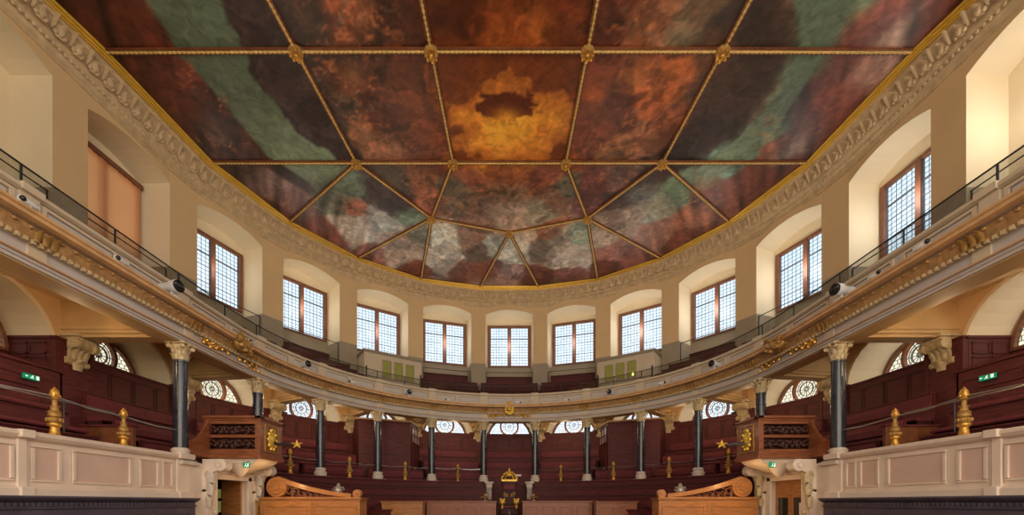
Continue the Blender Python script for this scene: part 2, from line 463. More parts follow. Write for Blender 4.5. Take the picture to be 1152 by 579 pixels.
for i in range(-9, 10):
    M, w = chord(i); wnum += 1
    if lproto is None:
        fr, ros, ld, am = lunette_meshes()
        lproto = fr.build('window_%d' % wnum, 'window_wood'); struct(lproto)
        ros.build('rosette_ring', 'oak_dark', lproto); ld.build('window_leading', 'lead', lproto); am.build('window_pane', 'leaded_glass', lproto)
        lproto.matrix_basis = M @ T1
        lproto2 = None
    elif abs(i) >= 5 or i in (4, -4):
        if lproto2 is None:
            lproto2 = dup(lproto, M @ T1); lproto2.name = 'window_%d' % wnum
            for ch in lproto2.children:
                if ch.name.startswith('window_pane'): ch.data = ch.data.copy(); ch.data.materials.clear(); ch.data.materials.append(MATS['amber_glass'])
        else: c = dup(lproto2, M @ T1); c.name = 'window_%d' % wnum
    else: c = dup(lproto, M @ T1); c.name = 'window_%d' % wnum

# ---- roller blind over the fifth window on the left
M, w = chord(-5)
t = thing('roller_blind', 'orange fabric roller blind drawn down over the tall upper window on the left', 'blind', M @ Matrix.Translation((0, ND-.16, 0)))
mb = MB(); n = 40
vs = []; 
for k in range(n+1):
    x = -1.12+2.24*k/n; y = .012*math.sin(k*.9)+.008*math.sin(k*2.3)
    vs += [(x, y, 7.25), (x, y, 9.78)]
mb.add(vs, [(2*k, 2*k+2, 2*k+3, 2*k+1) for k in range(n)])
mb.build('blind_cloth', 'blind_fabric', t, smooth=True)
mb = MB(); mb.box(-1.2, 1.2, -.06, .1, 9.76, 9.90); mb.build('blind_cassette', 'window_wood', t, bevel=.01)
mb = MB(); mb.box(-1.12, 1.12, -.02, .02, 7.2, 7.26); mb.build('bottom_bar', 'window_wood', t)

# ---- great cornice under the painted ceiling
ALL = grange(-176, 176, 1.5)
cor = MB()
EDGE = [(1.515,22.37),(4.47,21.62),(7.0,19.77),(8.84,17.22),(9.91,14.15),(10.13,10.66),(10.36,9.3),(10.36,-4.1)]
def canvas_r(s):
    a = abs(s)
    if a > 90:
        y = ZC-(a-90)*.1876
        for (x0, y0), (x1, y1) in zip(EDGE[:-1], EDGE[1:]):
            if y1 <= y <= y0: return x0+(x1-x0)*(y0-y)/(y0-y1)
        return EDGE[-1][0]
    dx, dy = math.sin(math.radians(a)), math.cos(math.radians(a))
    P = [(-EDGE[0][0], EDGE[0][1])]+EDGE
    for (x0, y0), (x1, y1) in zip(P[:-1], P[1:]):
        ex, ey = x1-x0, y1-y0; den = dx*ey-dy*ex
        if abs(den) < 1e-9: continue
        t_ = (x0*ey-(y0-ZC)*ex)/den; u_ = (x0*dy-(y0-ZC)*dx)/den
        if -1e-6 <= u_ <= 1+1e-6 and t_ > 0: return t_
    return 10.2
def cornice_ring(mb, prof, ss):
    vs = []; fs = []; p = len(prof)
    for s in ss:
        k = (10.76-canvas_r(s)-.03)/(10.76-10.14)
        for R, h in prof:
            Rn = 10.76-(10.76-R)*k; sg_ = 1 if s >= 0 else -1; a = abs(s)
            if a > 90: x, y = sg_*Rn, ZC-(a-90)*.1876
            else: x, y = Rn*math.sin(math.radians(s)), ZC+Rn*math.cos(math.radians(s))
            vs.append((x, y, E+h))
    for i in range(len(ss)-1):
        for q in range(p): r = (q+1) % p; fs.append((i*p+q, i*p+r, (i+1)*p+r, (i+1)*p+q))
    mb.add(vs, fs)
cornice_ring(cor, [(10.76,10.42),(10.70,10.42),(10.70,10.50),(10.66,10.52),(10.66,10.57),(10.60,10.62),(10.60,10.70),(10.54,10.74),
          (10.50,10.80),(10.42,11.02),(10.36,11.10),(10.28,11.12),(10.28,11.18),(10.18,11.24),(10.14,11.30),(10.14,11.5),(10.76,11.5)], grange(-176, 176, 1.0))
cor_o = struct(cor.build('trim_1', 'stucco', smooth=True))
# acanthus cartouches and egg pattern carved on it
lv = MB(); eg = MB()
s = -130.0
while s <= 130:
    step = 2.15
    M_ = frame(s, 10.46, 10.74)
    lv.M = M_
    for k, (dx, r) in enumerate(((-.09, .06), (.09, .06), (0, .085))):
        lv.ball((dx, -.04-.03*(k == 2), .12+.05*(k == 2)), r, 7, 5, sc=(1, .8, 1.5))
    lv.leaf(Matrix.Translation((0, -.02, 0)), .22, .34, .16)
    lv.M = None
    lv.ring([(10.40,10.80),(10.34,10.84),(10.20,11.10),(10.30,11.12)], [s+1.0, s+1.18], closed=True)
    s += step
lv.build('carved_leaves', 'stucco', cor_o, smooth=True)
s = -130.0
while s <= 130:
    eg.M = frame(s, 10.60, 10.66); eg.ball((0, -.01, 0), .045, 6, 4, sc=(1, .8, 1.1)); s += .72
eg.M = None
eg.build('egg_moulding', 'stucco', cor_o, smooth=True)

# ---- painted ceiling
HC = 11.35
EDGE = [(1.515,22.37),(4.47,21.62),(7.0,19.77),(8.84,17.22),(9.91,14.15),(10.13,10.66),(10.36,9.3),(10.36,-4.1)]
def halfw(y):
    if y >= EDGE[0][1]: return EDGE[0][0]
    for (x0, y0), (x1, y1) in zip(EDGE[:-1], EDGE[1:]):
        if y1 <= y <= y0: return x0+(x1-x0)*(y0-y)/(y0-y1)
    return EDGE[-1][0]
rows = sorted(set([22.37-(22.37-8.6)*k/230 for k in range(231)]+[e[1] for e in EDGE[:-1]]), reverse=True)
rows += [8.0, 7.0, 5.0, 2.0, -1.0, -4.1]
NC = 280
Y = np.repeat(np.array(rows)[:, None], NC+1, 1)
HW = np.array([halfw(y) for y in rows])[:, None]
X = HW*np.linspace(-1, 1, NC+1)[None, :]
# colour field: broad patches of the painting (pixel-free, metres on the ceiling)
def h2(ix, iy, sd): 
    v = np.sin(ix*127.1+iy*311.7+sd*74.7)*43758.5453; return v-np.floor(v)
def vnoise(x, y, sd):
    ix, iy = np.floor(x), np.floor(y); fx, fy = x-ix, y-iy
    fx = fx*fx*(3-2*fx); fy = fy*fy*(3-2*fy)
    return (h2(ix,iy,sd)*(1-fx)+h2(ix+1,iy,sd)*fx)*(1-fy)+(h2(ix,iy+1,sd)*(1-fx)+h2(ix+1,iy+1,sd)*fx)*fy
def fbm(x, y, sd, o=5):
    t = 0; a = .5
    for k in range(o): t = t+a*vnoise(x*2**k, y*2**k, sd+k); a *= .5
    return t
def billow(x, y, sd, o=5):
    t = 0; a = .5
    for k in range(o): t = t+a*(1-np.abs(2*vnoise(x*2**k, y*2**k, sd+k)-1)); a *= .5
    return t
# (px, py, r, g, b, radius m) colours of patches as seen, the pale far ones with window glow painted in
PATCH = [
 (568,150,214,138,22,.8),(545,160,200,120,20,.7),(600,155,205,130,24,.7),(520,120,165,90,22,.6),(615,115,165,90,20,.6),(568,95,165,92,22,.7),
 (515,75,130,66,18,.7),(620,75,125,62,18,.7),(500,100,120,62,20,.5),(640,95,110,52,20,.5),(520,170,150,80,22,.5),(625,172,140,72,24,.5),(568,176,175,100,45,.6),
 (568,20,120,55,16,.9),(520,15,96,44,15,.8),(620,15,105,46,15,.8),(560,36,160,82,22,.5),(600,30,165,85,22,.4),(500,40,110,50,18,.6),(640,40,90,42,16,.6),
 (470,90,105,52,28,.8),(480,140,112,55,30,.8),(465,165,96,50,34,.6),(430,120,95,48,34,.7),(395,90,118,72,46,.4),(385,115,80,60,48,.4),(410,150,140,92,64,.4),(440,165,138,90,66,.4),(375,80,96,52,30,.5),(420,70,70,42,30,.5),
 (665,90,118,55,30,.7),(660,140,110,54,34,.7),(690,120,88,42,28,.6),(720,90,150,82,40,.4),(735,110,160,84,42,.4),(760,85,150,78,34,.4),(725,150,140,86,58,.4),(750,135,120,64,40,.4),(690,165,140,88,52,.4),(665,110,150,74,24,.35),
 (440,20,84,44,24,.8),(390,15,140,70,38,.5),(410,30,128,76,48,.4),(350,20,60,38,30,.7),(460,40,88,44,26,.6),
 (690,20,92,42,22,.7),(745,20,150,90,58,.4),(725,30,124,72,40,.4),(775,30,130,110,82,.35),(790,10,105,80,55,.4),
 (300,15,54,40,38,.8),(275,40,50,36,34,.8),(330,70,46,32,30,.9),(300,90,46,33,34,.9),(350,120,50,36,36,.8),(320,140,58,44,48,.7),(375,160,62,48,50,.5),
 (215,20,108,122,98,.7),(200,5,105,120,98,.6),(245,70,104,120,98,.6),(265,100,100,118,96,.5),(290,125,112,132,112,.5),(330,165,128,150,132,.5),(350,175,135,155,138,.4),
 (150,25,84,38,24,.8),(110,15,74,34,24,.8),(130,70,88,40,24,.7),(170,85,78,36,26,.8),(200,110,86,40,30,.7),(230,110,128,66,52,.35),(225,95,110,52,38,.35),(180,125,90,44,24,.6),(210,145,72,38,32,.6),(245,150,108,66,58,.4),(270,165,84,48,44,.5),(240,170,92,60,56,.4),
 (830,80,62,44,36,.9),(860,60,64,46,36,.9),(880,20,78,56,42,.7),(840,130,66,50,44,.8),(800,150,52,40,38,.8),(805,60,88,52,30,.5),(850,20,58,40,30,.8),
 (920,20,106,122,92,.7),(950,5,102,118,92,.7),(905,75,92,112,88,.6),(885,110,92,112,90,.5),(850,145,104,130,106,.5),(820,172,118,148,126,.5),(870,140,112,134,106,.4),
 (970,30,120,62,50,.7),(1010,35,162,126,106,.5),(1000,15,118,60,46,.6),(1050,15,88,42,30,.6),(950,65,84,50,46,.7),(920,95,88,50,50,.6),(985,70,152,110,92,.5),(940,110,112,60,50,.6),(900,150,110,66,54,.5),(890,165,146,118,100,.4),(865,140,150,92,70,.3),(870,165,140,84,66,.3),(950,140,96,48,38,.6),
 (270,195,72,46,44,.6),(300,210,126,100,96,.6),(330,225,112,80,78,.5),(360,200,60,50,52,.6),(300,235,84,48,44,.5),(340,190,50,40,44,.6),
 (390,210,96,112,100,.6),(370,225,92,96,86,.5),(400,235,160,96,76,.35),(420,215,66,52,52,.6),(450,225,56,42,44,.6),(400,260,168,158,150,.6),(430,250,150,150,144,.5),(370,265,110,66,62,.5),(440,270,150,132,124,.5),
 (445,205,76,66,58,.5),(470,200,128,76,50,.4),(480,225,150,90,66,.4),(460,240,104,120,106,.4),
 (530,200,138,78,52,.5),(568,195,160,88,40,.5),(610,200,140,76,54,.5),(568,215,126,92,64,.5),(520,225,118,92,72,.5),(620,225,124,88,66,.5),(568,240,158,130,110,.6),(540,240,140,106,90,.5),(605,240,128,116,98,.5),(510,215,88,76,58,.4),(630,210,92,86,68,.4),
 (675,200,124,66,58,.4),(700,200,132,92,82,.5),(665,225,112,64,60,.4),(730,195,66,48,44,.5),(700,220,70,50,46,.6),
 (740,230,132,128,110,.5),(720,215,96,92,84,.5),(760,215,108,130,104,.5),(790,205,120,90,60,.4),(700,250,130,110,98,.6),(740,260,130,88,72,.5),(780,240,140,84,62,.5),(800,220,118,62,48,.5),(770,265,96,50,40,.5),(840,205,110,60,48,.6),(870,195,96,48,40,.6),
 (450,285,150,132,122,.5),(420,285,120,80,74,.4),(470,265,104,104,94,.4),(465,300,96,52,44,.4),
 (500,265,168,164,152,.5),(525,265,120,92,78,.4),(500,290,150,142,134,.5),(540,285,82,66,58,.4),(520,305,104,62,54,.4),(555,280,140,140,130,.4),(550,300,98,54,44,.4),
 (580,280,172,168,156,.5),(575,305,120,92,86,.4),(605,310,84,44,38,.4),(590,265,160,140,118,.4),
 (610,280,104,92,84,.4),(630,270,140,128,110,.4),(645,290,150,140,130,.5),(620,260,140,90,66,.4),(640,305,94,54,48,.4),(655,265,120,130,112,.4),
 (690,280,128,84,76,.5),(710,285,104,58,50,.4),(680,265,140,126,116,.4),(680,300,84,44,38,.4),
]
def sst(a, b, v): t = np.clip((v-a)/(b-a), 0, 1); return t*t*(3-2*t)
def lin(c):
    c = np.asarray(c)/255.; return np.where(c <= .04045, c/12.92, ((c+.055)/1.055)**2.4)
XW = X+.55*(fbm(X*.9, Y*.9, 3)-.5)+.22*(fbm(X*3, Y*3, 9)-.5)
YW = Y+.75*(fbm(X*.9+7, Y*.9, 5)-.5)+.25*(fbm(X*3+4, Y*3, 12)-.5)
acc = np.zeros(X.shape+(3,)); ws = np.zeros(X.shape)
for px, py, r, g, b, rad in PATCH:
    cy = 480*HC/(565-py); cx = (px-573)*cy/480.
    rx = rad*.80
    d2 = ((XW-cx)**2+((YW-cy)*.8)**2)/(rx*rx)
    w = np.exp(-d2*1.9)+3e-5/(1+d2)**2
    acc += w[..., None]*lin([r, g, b]); ws += w
Cc = acc/ws[..., None]
bn = billow(X*1.3+.6*fbm(X*2, Y*2, 4), Y*1.3, 21, 6)
bn2 = fbm(X*5+2*fbm(X*2, Y*2, 8), Y*5, 31, 5)
side_r = np.clip((np.abs(X)-5.6-.25*(15-Y))/1.2, 0, 1)
ray = fbm((X*np.sign(X)-Y*.55)*3.4+1.2*fbm(X*.6, Y*.6, 44, 3), (X*np.sign(X)+Y)*.30, 41, 5)
wx = X+.9*fbm(X*1.1+3, Y*1.1, 101, 4); wy = Y+.9*fbm(X*1.1, Y*1.1+8, 102, 4)
c1 = fbm(wx*.85, wy*.85, 103, 6); c2 = fbm(wx*2.1+5, wy*2.1, 104, 6); c3 = billow(wx*1.6, wy*1.6, 105, 5)
k1 = sst(.49, .525, c1); k2 = sst(.50, .53, c2)
rim = np.exp(-((c1-.485)/.018)**2)+.6*np.exp(-((c2-.495)/.016)**2)
cloud = 1.18-.38*k1-.22*k2+.42*rim+.5*(c3-.45)
gain = cloud*(1-side_r)+side_r*(1.0+2.6*(ray-.48)+.25*rim)+.28*(bn2-.5)
Cc *= np.clip(gain, .25, 2.2)[..., None]
# warm and cool touches
hue = fbm(X*2.2+9, Y*2.2, 55, 4)-.5
Cc[..., 0] *= np.clip(1+.35*hue, .6, 1.6); Cc[..., 2] *= np.clip(1-.3*hue, .6, 1.6)
# pale green bands of open sky between the clouds, left and right
PYY = 565-480*HC/np.maximum(Y, 5.0); PXX = 573+480*X/np.maximum(Y, 5.0)
en = 34*(fbm(X*1.3, Y*1.3, 111, 5)-.5); en2 = 8*(fbm(X*.8, Y*.8, 112, 3)-.5)
for sgn, outer, inner in ((-1, (162,196,228,262,298,345,372), (248,268,288,322,372,412,430)), (1, (975,935,912,884,848,800,778), (888,897,888,858,800,768,750))):
    ky = (-10,50,90,130,175,205,235)
    xo = np.interp(PYY, ky, outer)+en2; xi = np.interp(PYY, ky, inner)+en
    dO = (PXX-xo)*-sgn; dI = (xi-PXX)*-sgn
    mk = sst(0, 5, dO)*sst(0, 4, dI)*sst(-60, -10, PYY)*(1-sst(185, 225, PYY))
    tl = lin([92, 108, 88])[None, None]*(1+.9*sst(110, 180, PYY))[..., None]*(.9+.35*(bn2-.3))[..., None]
    edge = np.exp(-((dI+6)/7)**2)*(PYY < 200)*(PYY > -5)
    Cc = Cc*(1-mk[..., None])+tl*mk[..., None]
    Cc = Cc*(1+.5*(edge*(1-mk))[..., None])
# small swirling draperies and cherub-like wisps within cloud masses
kn = np.abs(fbm(X*3.2+1.6*fbm(X*1.7, Y*1.7, 61), Y*3.2+1.6*fbm(X*1.7+5, Y*1.7, 62), 63, 4)-.5)
def zone(px, py, rx, ry):
    cy = 480*HC/(565-py); cx = (px-573)*cy/480.; return np.exp(-(((X-cx)/rx)**2+((Y-cy)/ry)**2)**1.5)
fig = np.zeros(X.shape)
for a in ((395,110,1.0,1.5),(430,165,1.2,.5),(395,20,1.0,1.0),(735,110,.95,1.4),(735,25,1.0,.9),(700,168,1.1,.5),(230,105,.5,.9),(245,160,.8,.5),(568,215,1.6,.7),(470,205,.7,.8),(690,200,.7,.6),(865,150,.5,.7),(400,235,.8,.7),(520,235,.9,.5),(625,235,.9,.5),(790,225,.8,.8),(640,265,.6,.6),(500,250,.7,.5)):
    fig = np.maximum(fig, zone(*a))
wisp = np.clip(1-kn/.045, 0, 1)*fig
tone = (fbm(X*2.5+3, Y*2.5, 71, 3) > .40)
fc = np.where(tone[..., None], lin([205, 120, 72]), lin([120, 100, 80]))
Cc = Cc*(1-.72*wisp[..., None])+fc*.72*wisp[..., None]
drk = np.clip((fbm(X*3.6, Y*3.6+11, 81, 4)-.52)/.08, 0, 1)*fig*.55
Cc *= (1-drk)[..., None]
# golden glory breaking through brown clouds in the middle
gr = np.sqrt((X/1.75)**2+((Y-12.9)/1.45)**2)+1.35*(fbm(X*2.0+2, Y*2.0, 121, 6)-.5)
zn = (1-sst(1.75, 2.0, np.abs(X)))*sst(10.6, 10.9, Y)*(1-sst(14.0, 14.5, Y))
glow_c = lin([222, 150, 26])*(1-sst(.1, 1.0, gr))[..., None]+lin([176, 98, 20])*sst(.1, 1.0, gr)[..., None]
brn = lin([98, 46, 16])*(.75+.9*fbm(X*3+1, Y*3, 123, 4))[..., None]
ins = (1-sst(.93, 1.02, gr))[..., None]; rm = np.exp(-((gr-1.03)/.05)**2)[..., None]
gc = glow_c*ins*(.8+.4*c3)[..., None]+brn*(1-ins)+lin([180, 108, 34])*rm*.6
Cc = Cc*(1-zn*.85)[..., None]+gc*(zn*.85)[..., None]
# the dark cloud in the glory
cx, cy = (568-573)*12.3/480, 480*HC/(565-121)
dx = (X-cx)/1.08; dy = (Y-cy)/.50
arc = np.sqrt(dx**2+(dy+ .0)**2)+.75*(billow(X*3.2, Y*3.2, 91, 3)-.45)
cut = np.exp(-((dx/.35)**2+((dy-.75)/.6)**2))
m_ = np.clip((1.0-arc)/.12, 0, 1)*(1-.75*cut)
Cc = Cc*(1-m_[..., None])+lin([84, 36, 16])*m_[..., None]
lum_ = Cc.mean(-1, keepdims=True); Cc = lum_+(Cc-lum_)*.93
Cc = np.clip(Cc*(1.12+.42*sst(15.0, 18.5, Y)+.35*np.exp(-((X/1.9)**2+((Y-13)/1.8)**2)))[..., None], 0.002, .95)  # far end lightened, painting in part of the windows' reflected glow
nr = len(rows)
vs = np.stack([X, Y, np.full(X.shape, E+HC)], -1).reshape(-1, 3)
fs = []
for j in range(nr-1):
    o = j*(NC+1)
    fs += [(o+i, o+i+NC+1, o+i+NC+2, o+i+1) for i in range(NC)]
me = bpy.data.meshes.new('ceiling'); me.from_pydata(vs.tolist(), [], fs)
ca = me.color_attributes.new('paint', 'FLOAT_COLOR', 'POINT')
ca.data.foreach_set('color', np.concatenate([Cc.reshape(-1, 3), np.ones((X.size, 1))], 1).astype(np.float32).ravel())
m = bpy.data.materials.new('painted_canvas'); m.use_nodes = True; nt = m.node_tree; b = nt.nodes['Principled BSDF']
at = nt.nodes.new('ShaderNodeAttribute'); at.attribute_name = 'paint'
tc = nt.nodes.new('ShaderNodeTexCoord'); nz = nt.nodes.new('ShaderNodeTexNoise'); nz.inputs['Scale'].default_value = 3.2; nz.inputs['Detail'].default_value = 9; nz.inputs['Distortion'].default_value = 1.2
nt.links.new(tc.outputs['Object'], nz.inputs['Vector'])
mr = nt.nodes.new('ShaderNodeMapRange'); mr.inputs['From Min'].default_value = .3; mr.inputs['From Max'].default_value = .7; mr.inputs['To Min'].default_value = .68; mr.inputs['To Max'].default_value = 1.35
nt.links.new(nz.outputs['Fac'], mr.inputs['Value'])
vm = nt.nodes.new('ShaderNodeVectorMath'); vm.operation = 'SCALE'
nt.links.new(at.outputs['Color'], vm.inputs[0]); nt.links.new(mr.outputs[0], vm.inputs['Scale'])
nt.links.new(vm.outputs[0], b.inputs['Base Color']); b.inputs['Roughness'].default_value = .42; b.inputs['Specular IOR Level'].default_value = .35
bp = nt.nodes.new('ShaderNodeBump'); bp.inputs['Strength'].default_value = .08; bp.inputs['Distance'].default_value = .03
nt.links.new(nz.outputs['Fac'], bp.inputs['Height']); nt.links.new(bp.outputs[0], b.inputs['Normal'])
me.materials.append(m); MATS['painted_canvas'] = m
o = bpy.data.objects.new('ceiling', me); COL.objects.link(o); struct(o)
# gilded border of the canvas
mb = MB(); ring_pts = [(x, y) for x, y in EDGE]+[]
full = [(-x, y) for x, y in reversed(EDGE)]+[(x, y) for x, y in EDGE]
for r, dz, off in ((.045, -.03, .0), (.035, -.09, .045), (.03, -.13, .09)):
    mb.tube([((x+(off if x > 0 else -off)), y+(off if y > 15 else 0), E+HC+dz) for x, y in full], r, 8)
struct(mb.build('trim_2', 'bright_gilt', smooth=True))
# gilded rope ribs
NODE = {'a': (-5.35,10.7), 'b': (-1.96,10.7), 'c': (1.96,10.7), 'd': (5.35,10.7), 'e': (-5.1,14.22), 'f': (-1.88,14.22), 'g': (1.88,14.22), 'h': (5.1,14.22),
        'i': (-3.1,17.0), 'j': (3.1,17.0), 'k': (0,17.92)}
LINES = [((-10.13,10.72),'a'),('a','b'),('b','c'),('c','d'),('d',(10.13,10.72)),((-9.9,14.22),'e'),('e','f'),('f','g'),('g','h'),('h',(9.9,14.22)),
 ('a','e'),('b','f'),('c','g'),('d','h'),('e','i'),('f','i'),('g','j'),('h','j'),('i','k'),('k','j'),('e',(-8.84,17.2)),('h',(8.84,17.2)),
 ('i',(-7.0,19.75)),('i',(-4.47,21.6)),('j',(7.0,19.75)),('j',(4.47,21.6)),('k',(-1.515,22.35)),('k',(1.515,22.35)),
 ('a',(-5.6,7.2)),('b',(-2.04,7.2)),('c',(2.04,7.2)),('d',(5.6,7.2))]
tn = 2
for a, b_ in LINES:
    A = NODE[a] if isinstance(a, str) else a; B = NODE[b_] if isinstance(b_, str) else b_
    A = Vector((A[0], A[1], E+HC-.05)); B = Vector((B[0], B[1], E+HC-.05)); L = (B-A).length; tn += 1
    d = (B-A).normalized(); nrm = Vector((-d.y, d.x, 0))
    mb = MB(); K = int(L/.03); 
    n = 6; vs = []; fs = []
    for k in range(K+1):
        t_ = k/K; rr = .030+.009*math.sin(k*PI/2)
        p = A+(B-A)*t_
        for q in range(n):
            an = 2*PI*q/n+k*.35; vs.append(tuple(p+(nrm*math.cos(an)+Vector((0,0,1))*math.sin(an))*rr))
    for k in range(K):
        for q in range(n): fs.append((k*n+q, k*n+(q+1) % n, (k+1)*n+(q+1) % n, (k+1)*n+q))
    mb.add(vs, fs, 0)
    for sg in (-1, 1):
        o1 = nrm*.052*sg; w2 = nrm*.016
        P = [A+o1-w2, B+o1-w2, B+o1+w2, A+o1+w2]
        mb.add([tuple(p) for p in P]+[tuple(p+Vector((0,0,.06))) for p in P], [(0,1,2,3), (0,4,5,1), (3,2,6,7)], 1)
    struct(mb.build('trim_%d' % tn, ['rope_gilt', 'oak_dark'], smooth=False))
# gilded bosses where ribs cross
bp_ = None
where = {'a': 'leftmost on the near rib', 'b': 'second from the left on the near rib', 'c': 'second from the right on the near rib', 'd': 'rightmost on the near rib',
 'e': 'leftmost on the middle rib', 'f': 'second from the left on the middle rib', 'g': 'second from the right on the middle rib', 'h': 'rightmost on the middle rib',
 'i': 'at the left point of the far fan of ribs', 'j': 'at the right point of the far fan of ribs', 'k': 'at the middle point of the far fan of ribs'}
for key, (x, y) in NODE.items():
    M_ = Matrix.Translation((x, y, E+HC-.05)) @ Matrix.Scale(.85, 4)
    lab = 'gilded leafy ceiling boss, ' + where[key]
    if bp_ is None:
        t = thing('ceiling_boss', lab, 'boss', M_, 'gilded bosses on the ceiling ribs')
        mb = MB(); mb.lathe([(.20, .03), (.21, -.02), (.16, -.05), (.12, -.09), (.0, -.10)], 16); mb.build('rosette_plate', 'old_gilt', t, smooth=True)
        mb = MB()
        for k in range(8):
            mb.leaf(Matrix.Rotation(k*PI/4, 4, 'Z') @ Matrix.Translation((0, -.08, -.06)) @ Matrix.Rotation(PI*.62, 4, 'X'), .12, .17, .04)
            mb.ball((.15*math.cos(k*PI/4+.39), .15*math.sin(k*PI/4+.39), -.09), .035, 6, 4)
        mb.ball((0, 0, -.12), .06, 8, 6); mb.build('leaf_cluster', 'gilt', t, smooth=True)
        bp_ = t
    else: dup(bp_, M_, lab)
# ================================================================== UPPER GALLERY
S_ALL = grange(-176, 176, 1.5)
ug = thing('upper_gallery', 'curved upper gallery with cream panelled parapet and gilded carved cornice running round the hall', 'gallery', Matrix.Translation((0, 20.0, E+3.88)))
W = 'world'
mb = MB()
mb.ring([(8.38,3.88),(7.86,3.88),(7.86,3.93),(7.83,3.94),(7.83,3.98),(7.80,3.99),(7.79,4.01),(7.86,4.02),(7.86,4.22),(7.80,4.23),(7.80,4.46),(7.70,4.47),(7.56,4.47),
         (7.50,4.49),(7.50,4.55),(7.47,4.57),(7.47,4.60),(7.95,4.63),(7.95,4.66),(8.38,4.70)], S_ALL)
mb.build('entablature', 'grey_paint', ug, loc=W)
mb = MB()    # gilded underside and cornice lip
mb.ring([(8.36,3.86),(7.9,3.86),(7.9,3.879),(8.36,3.879)], S_ALL)
mb.build('soffit_band', 'soffit_paint', ug, loc=W)
mb = MB()
mb.ring([(7.56,4.462),(7.49,4.485),(7.49,4.54),(7.455,4.56),(7.455,4.60),(7.48,4.612),(7.60,4.615),(7.60,4.465)], S_ALL); mb.ring([(7.80,3.985),(7.775,3.99),(7.775,4.01),(7.80,4.015)], S_ALL)
mb.build('gilt_lip', 'lip_paint', ug, loc=W)
# carved band: leafy modillions over a row of darts
mb = MB(); mb.ring([(7.79,4.23),(7.77,4.23),(7.66,4.46),(7.79,4.46)], S_ALL)
s = -132.0
while s <= 132:
    mb.M = frame(s, 7.74, 4.33)
    mb.leaf(Matrix.Translation((0, .02, -.02)), .12, .16, .11, nx=5, nz=4)
    mb.ball((0, -.07, .09), .035, 6, 4, sc=(1.1, 1, .8))
    s += 1.25
mb.M = None
cb = mb.build('carved_band', 'ochre_carving', ug, loc=W, smooth=True)
mb = MB(); s = -132.0
while s <= 132:
    mb.M = frame(s, 7.76, 4.24); mb.box(-.026, .026, -.035, .03, -.035, .03); s += .62
mb.M = None
mb.build('dentil_row', 'capital_stone', ug, loc=W)
# parapet
mb = MB(); mb.ring([(8.0,4.62),(8.0,5.10),(8.14,5.10),(8.14,4.62)], S_ALL)
mb.build('parapet', 'grey_paint', ug, loc=W)
mb = MB(); mb.ring([(7.90,5.12),(7.90,5.17),(7.93,5.20),(8.2,5.20),(8.2,5.10),(7.96,5.09)], S_ALL); mb.build('parapet_cap', 'cream_paint', ug, loc=W, smooth=False)
PS = sorted([PIER[k] for k in range(1, 9)])
cuts = [-p for p in reversed(PS)]+PS
pan = MB(); gro = MB()
for a, b in zip(cuts[:-1], cuts[1:]):
    mid = (a+b)/2
    for p, q in ((a+1.1, mid-.5), (mid+.5, b-1.1)):
        ring_frame(pan, p, q, 8.0, 4.73, 5.07, .05, .03); ring_frame(gro, p+.38, q-.38, 8.0, 4.78, 5.02, .018, .008)
pan.build('panel_moulding', 'cream_paint', ug, loc=W); gro.build('panel_groove', 'panel_groove', ug, loc=W)
for p in cuts:
    mb = MB(); mb.M = frame(p, 8.0)
    mb.box(-.15, .15, -.045, .0, 4.63, 5.10); mb.box(-.17, .17, -.12, .02, 5.10, 5.22); mb.box(-.17, .17, -.07, 0, 4.63, 4.70)
    mb.box(-.14, .14, -.17, .0, 4.02, 4.22)
    mb.M = None
    mb.build('parapet_pier', 'cream_paint', ug, loc=W)
# brackets of the carved band in front of each pier
mb = MB()
for p in cuts:
    for dx in (-.13, 0, .13):
        mb.M = frame(p, 7.70, 4.24); mb.leaf(Matrix.Translation((dx, 0, 0)), .12, .22, .14, nx=5, nz=5)
mb.M = None; mb.build('pier_leaves', 'old_gilt', ug, loc=W, smooth=True)
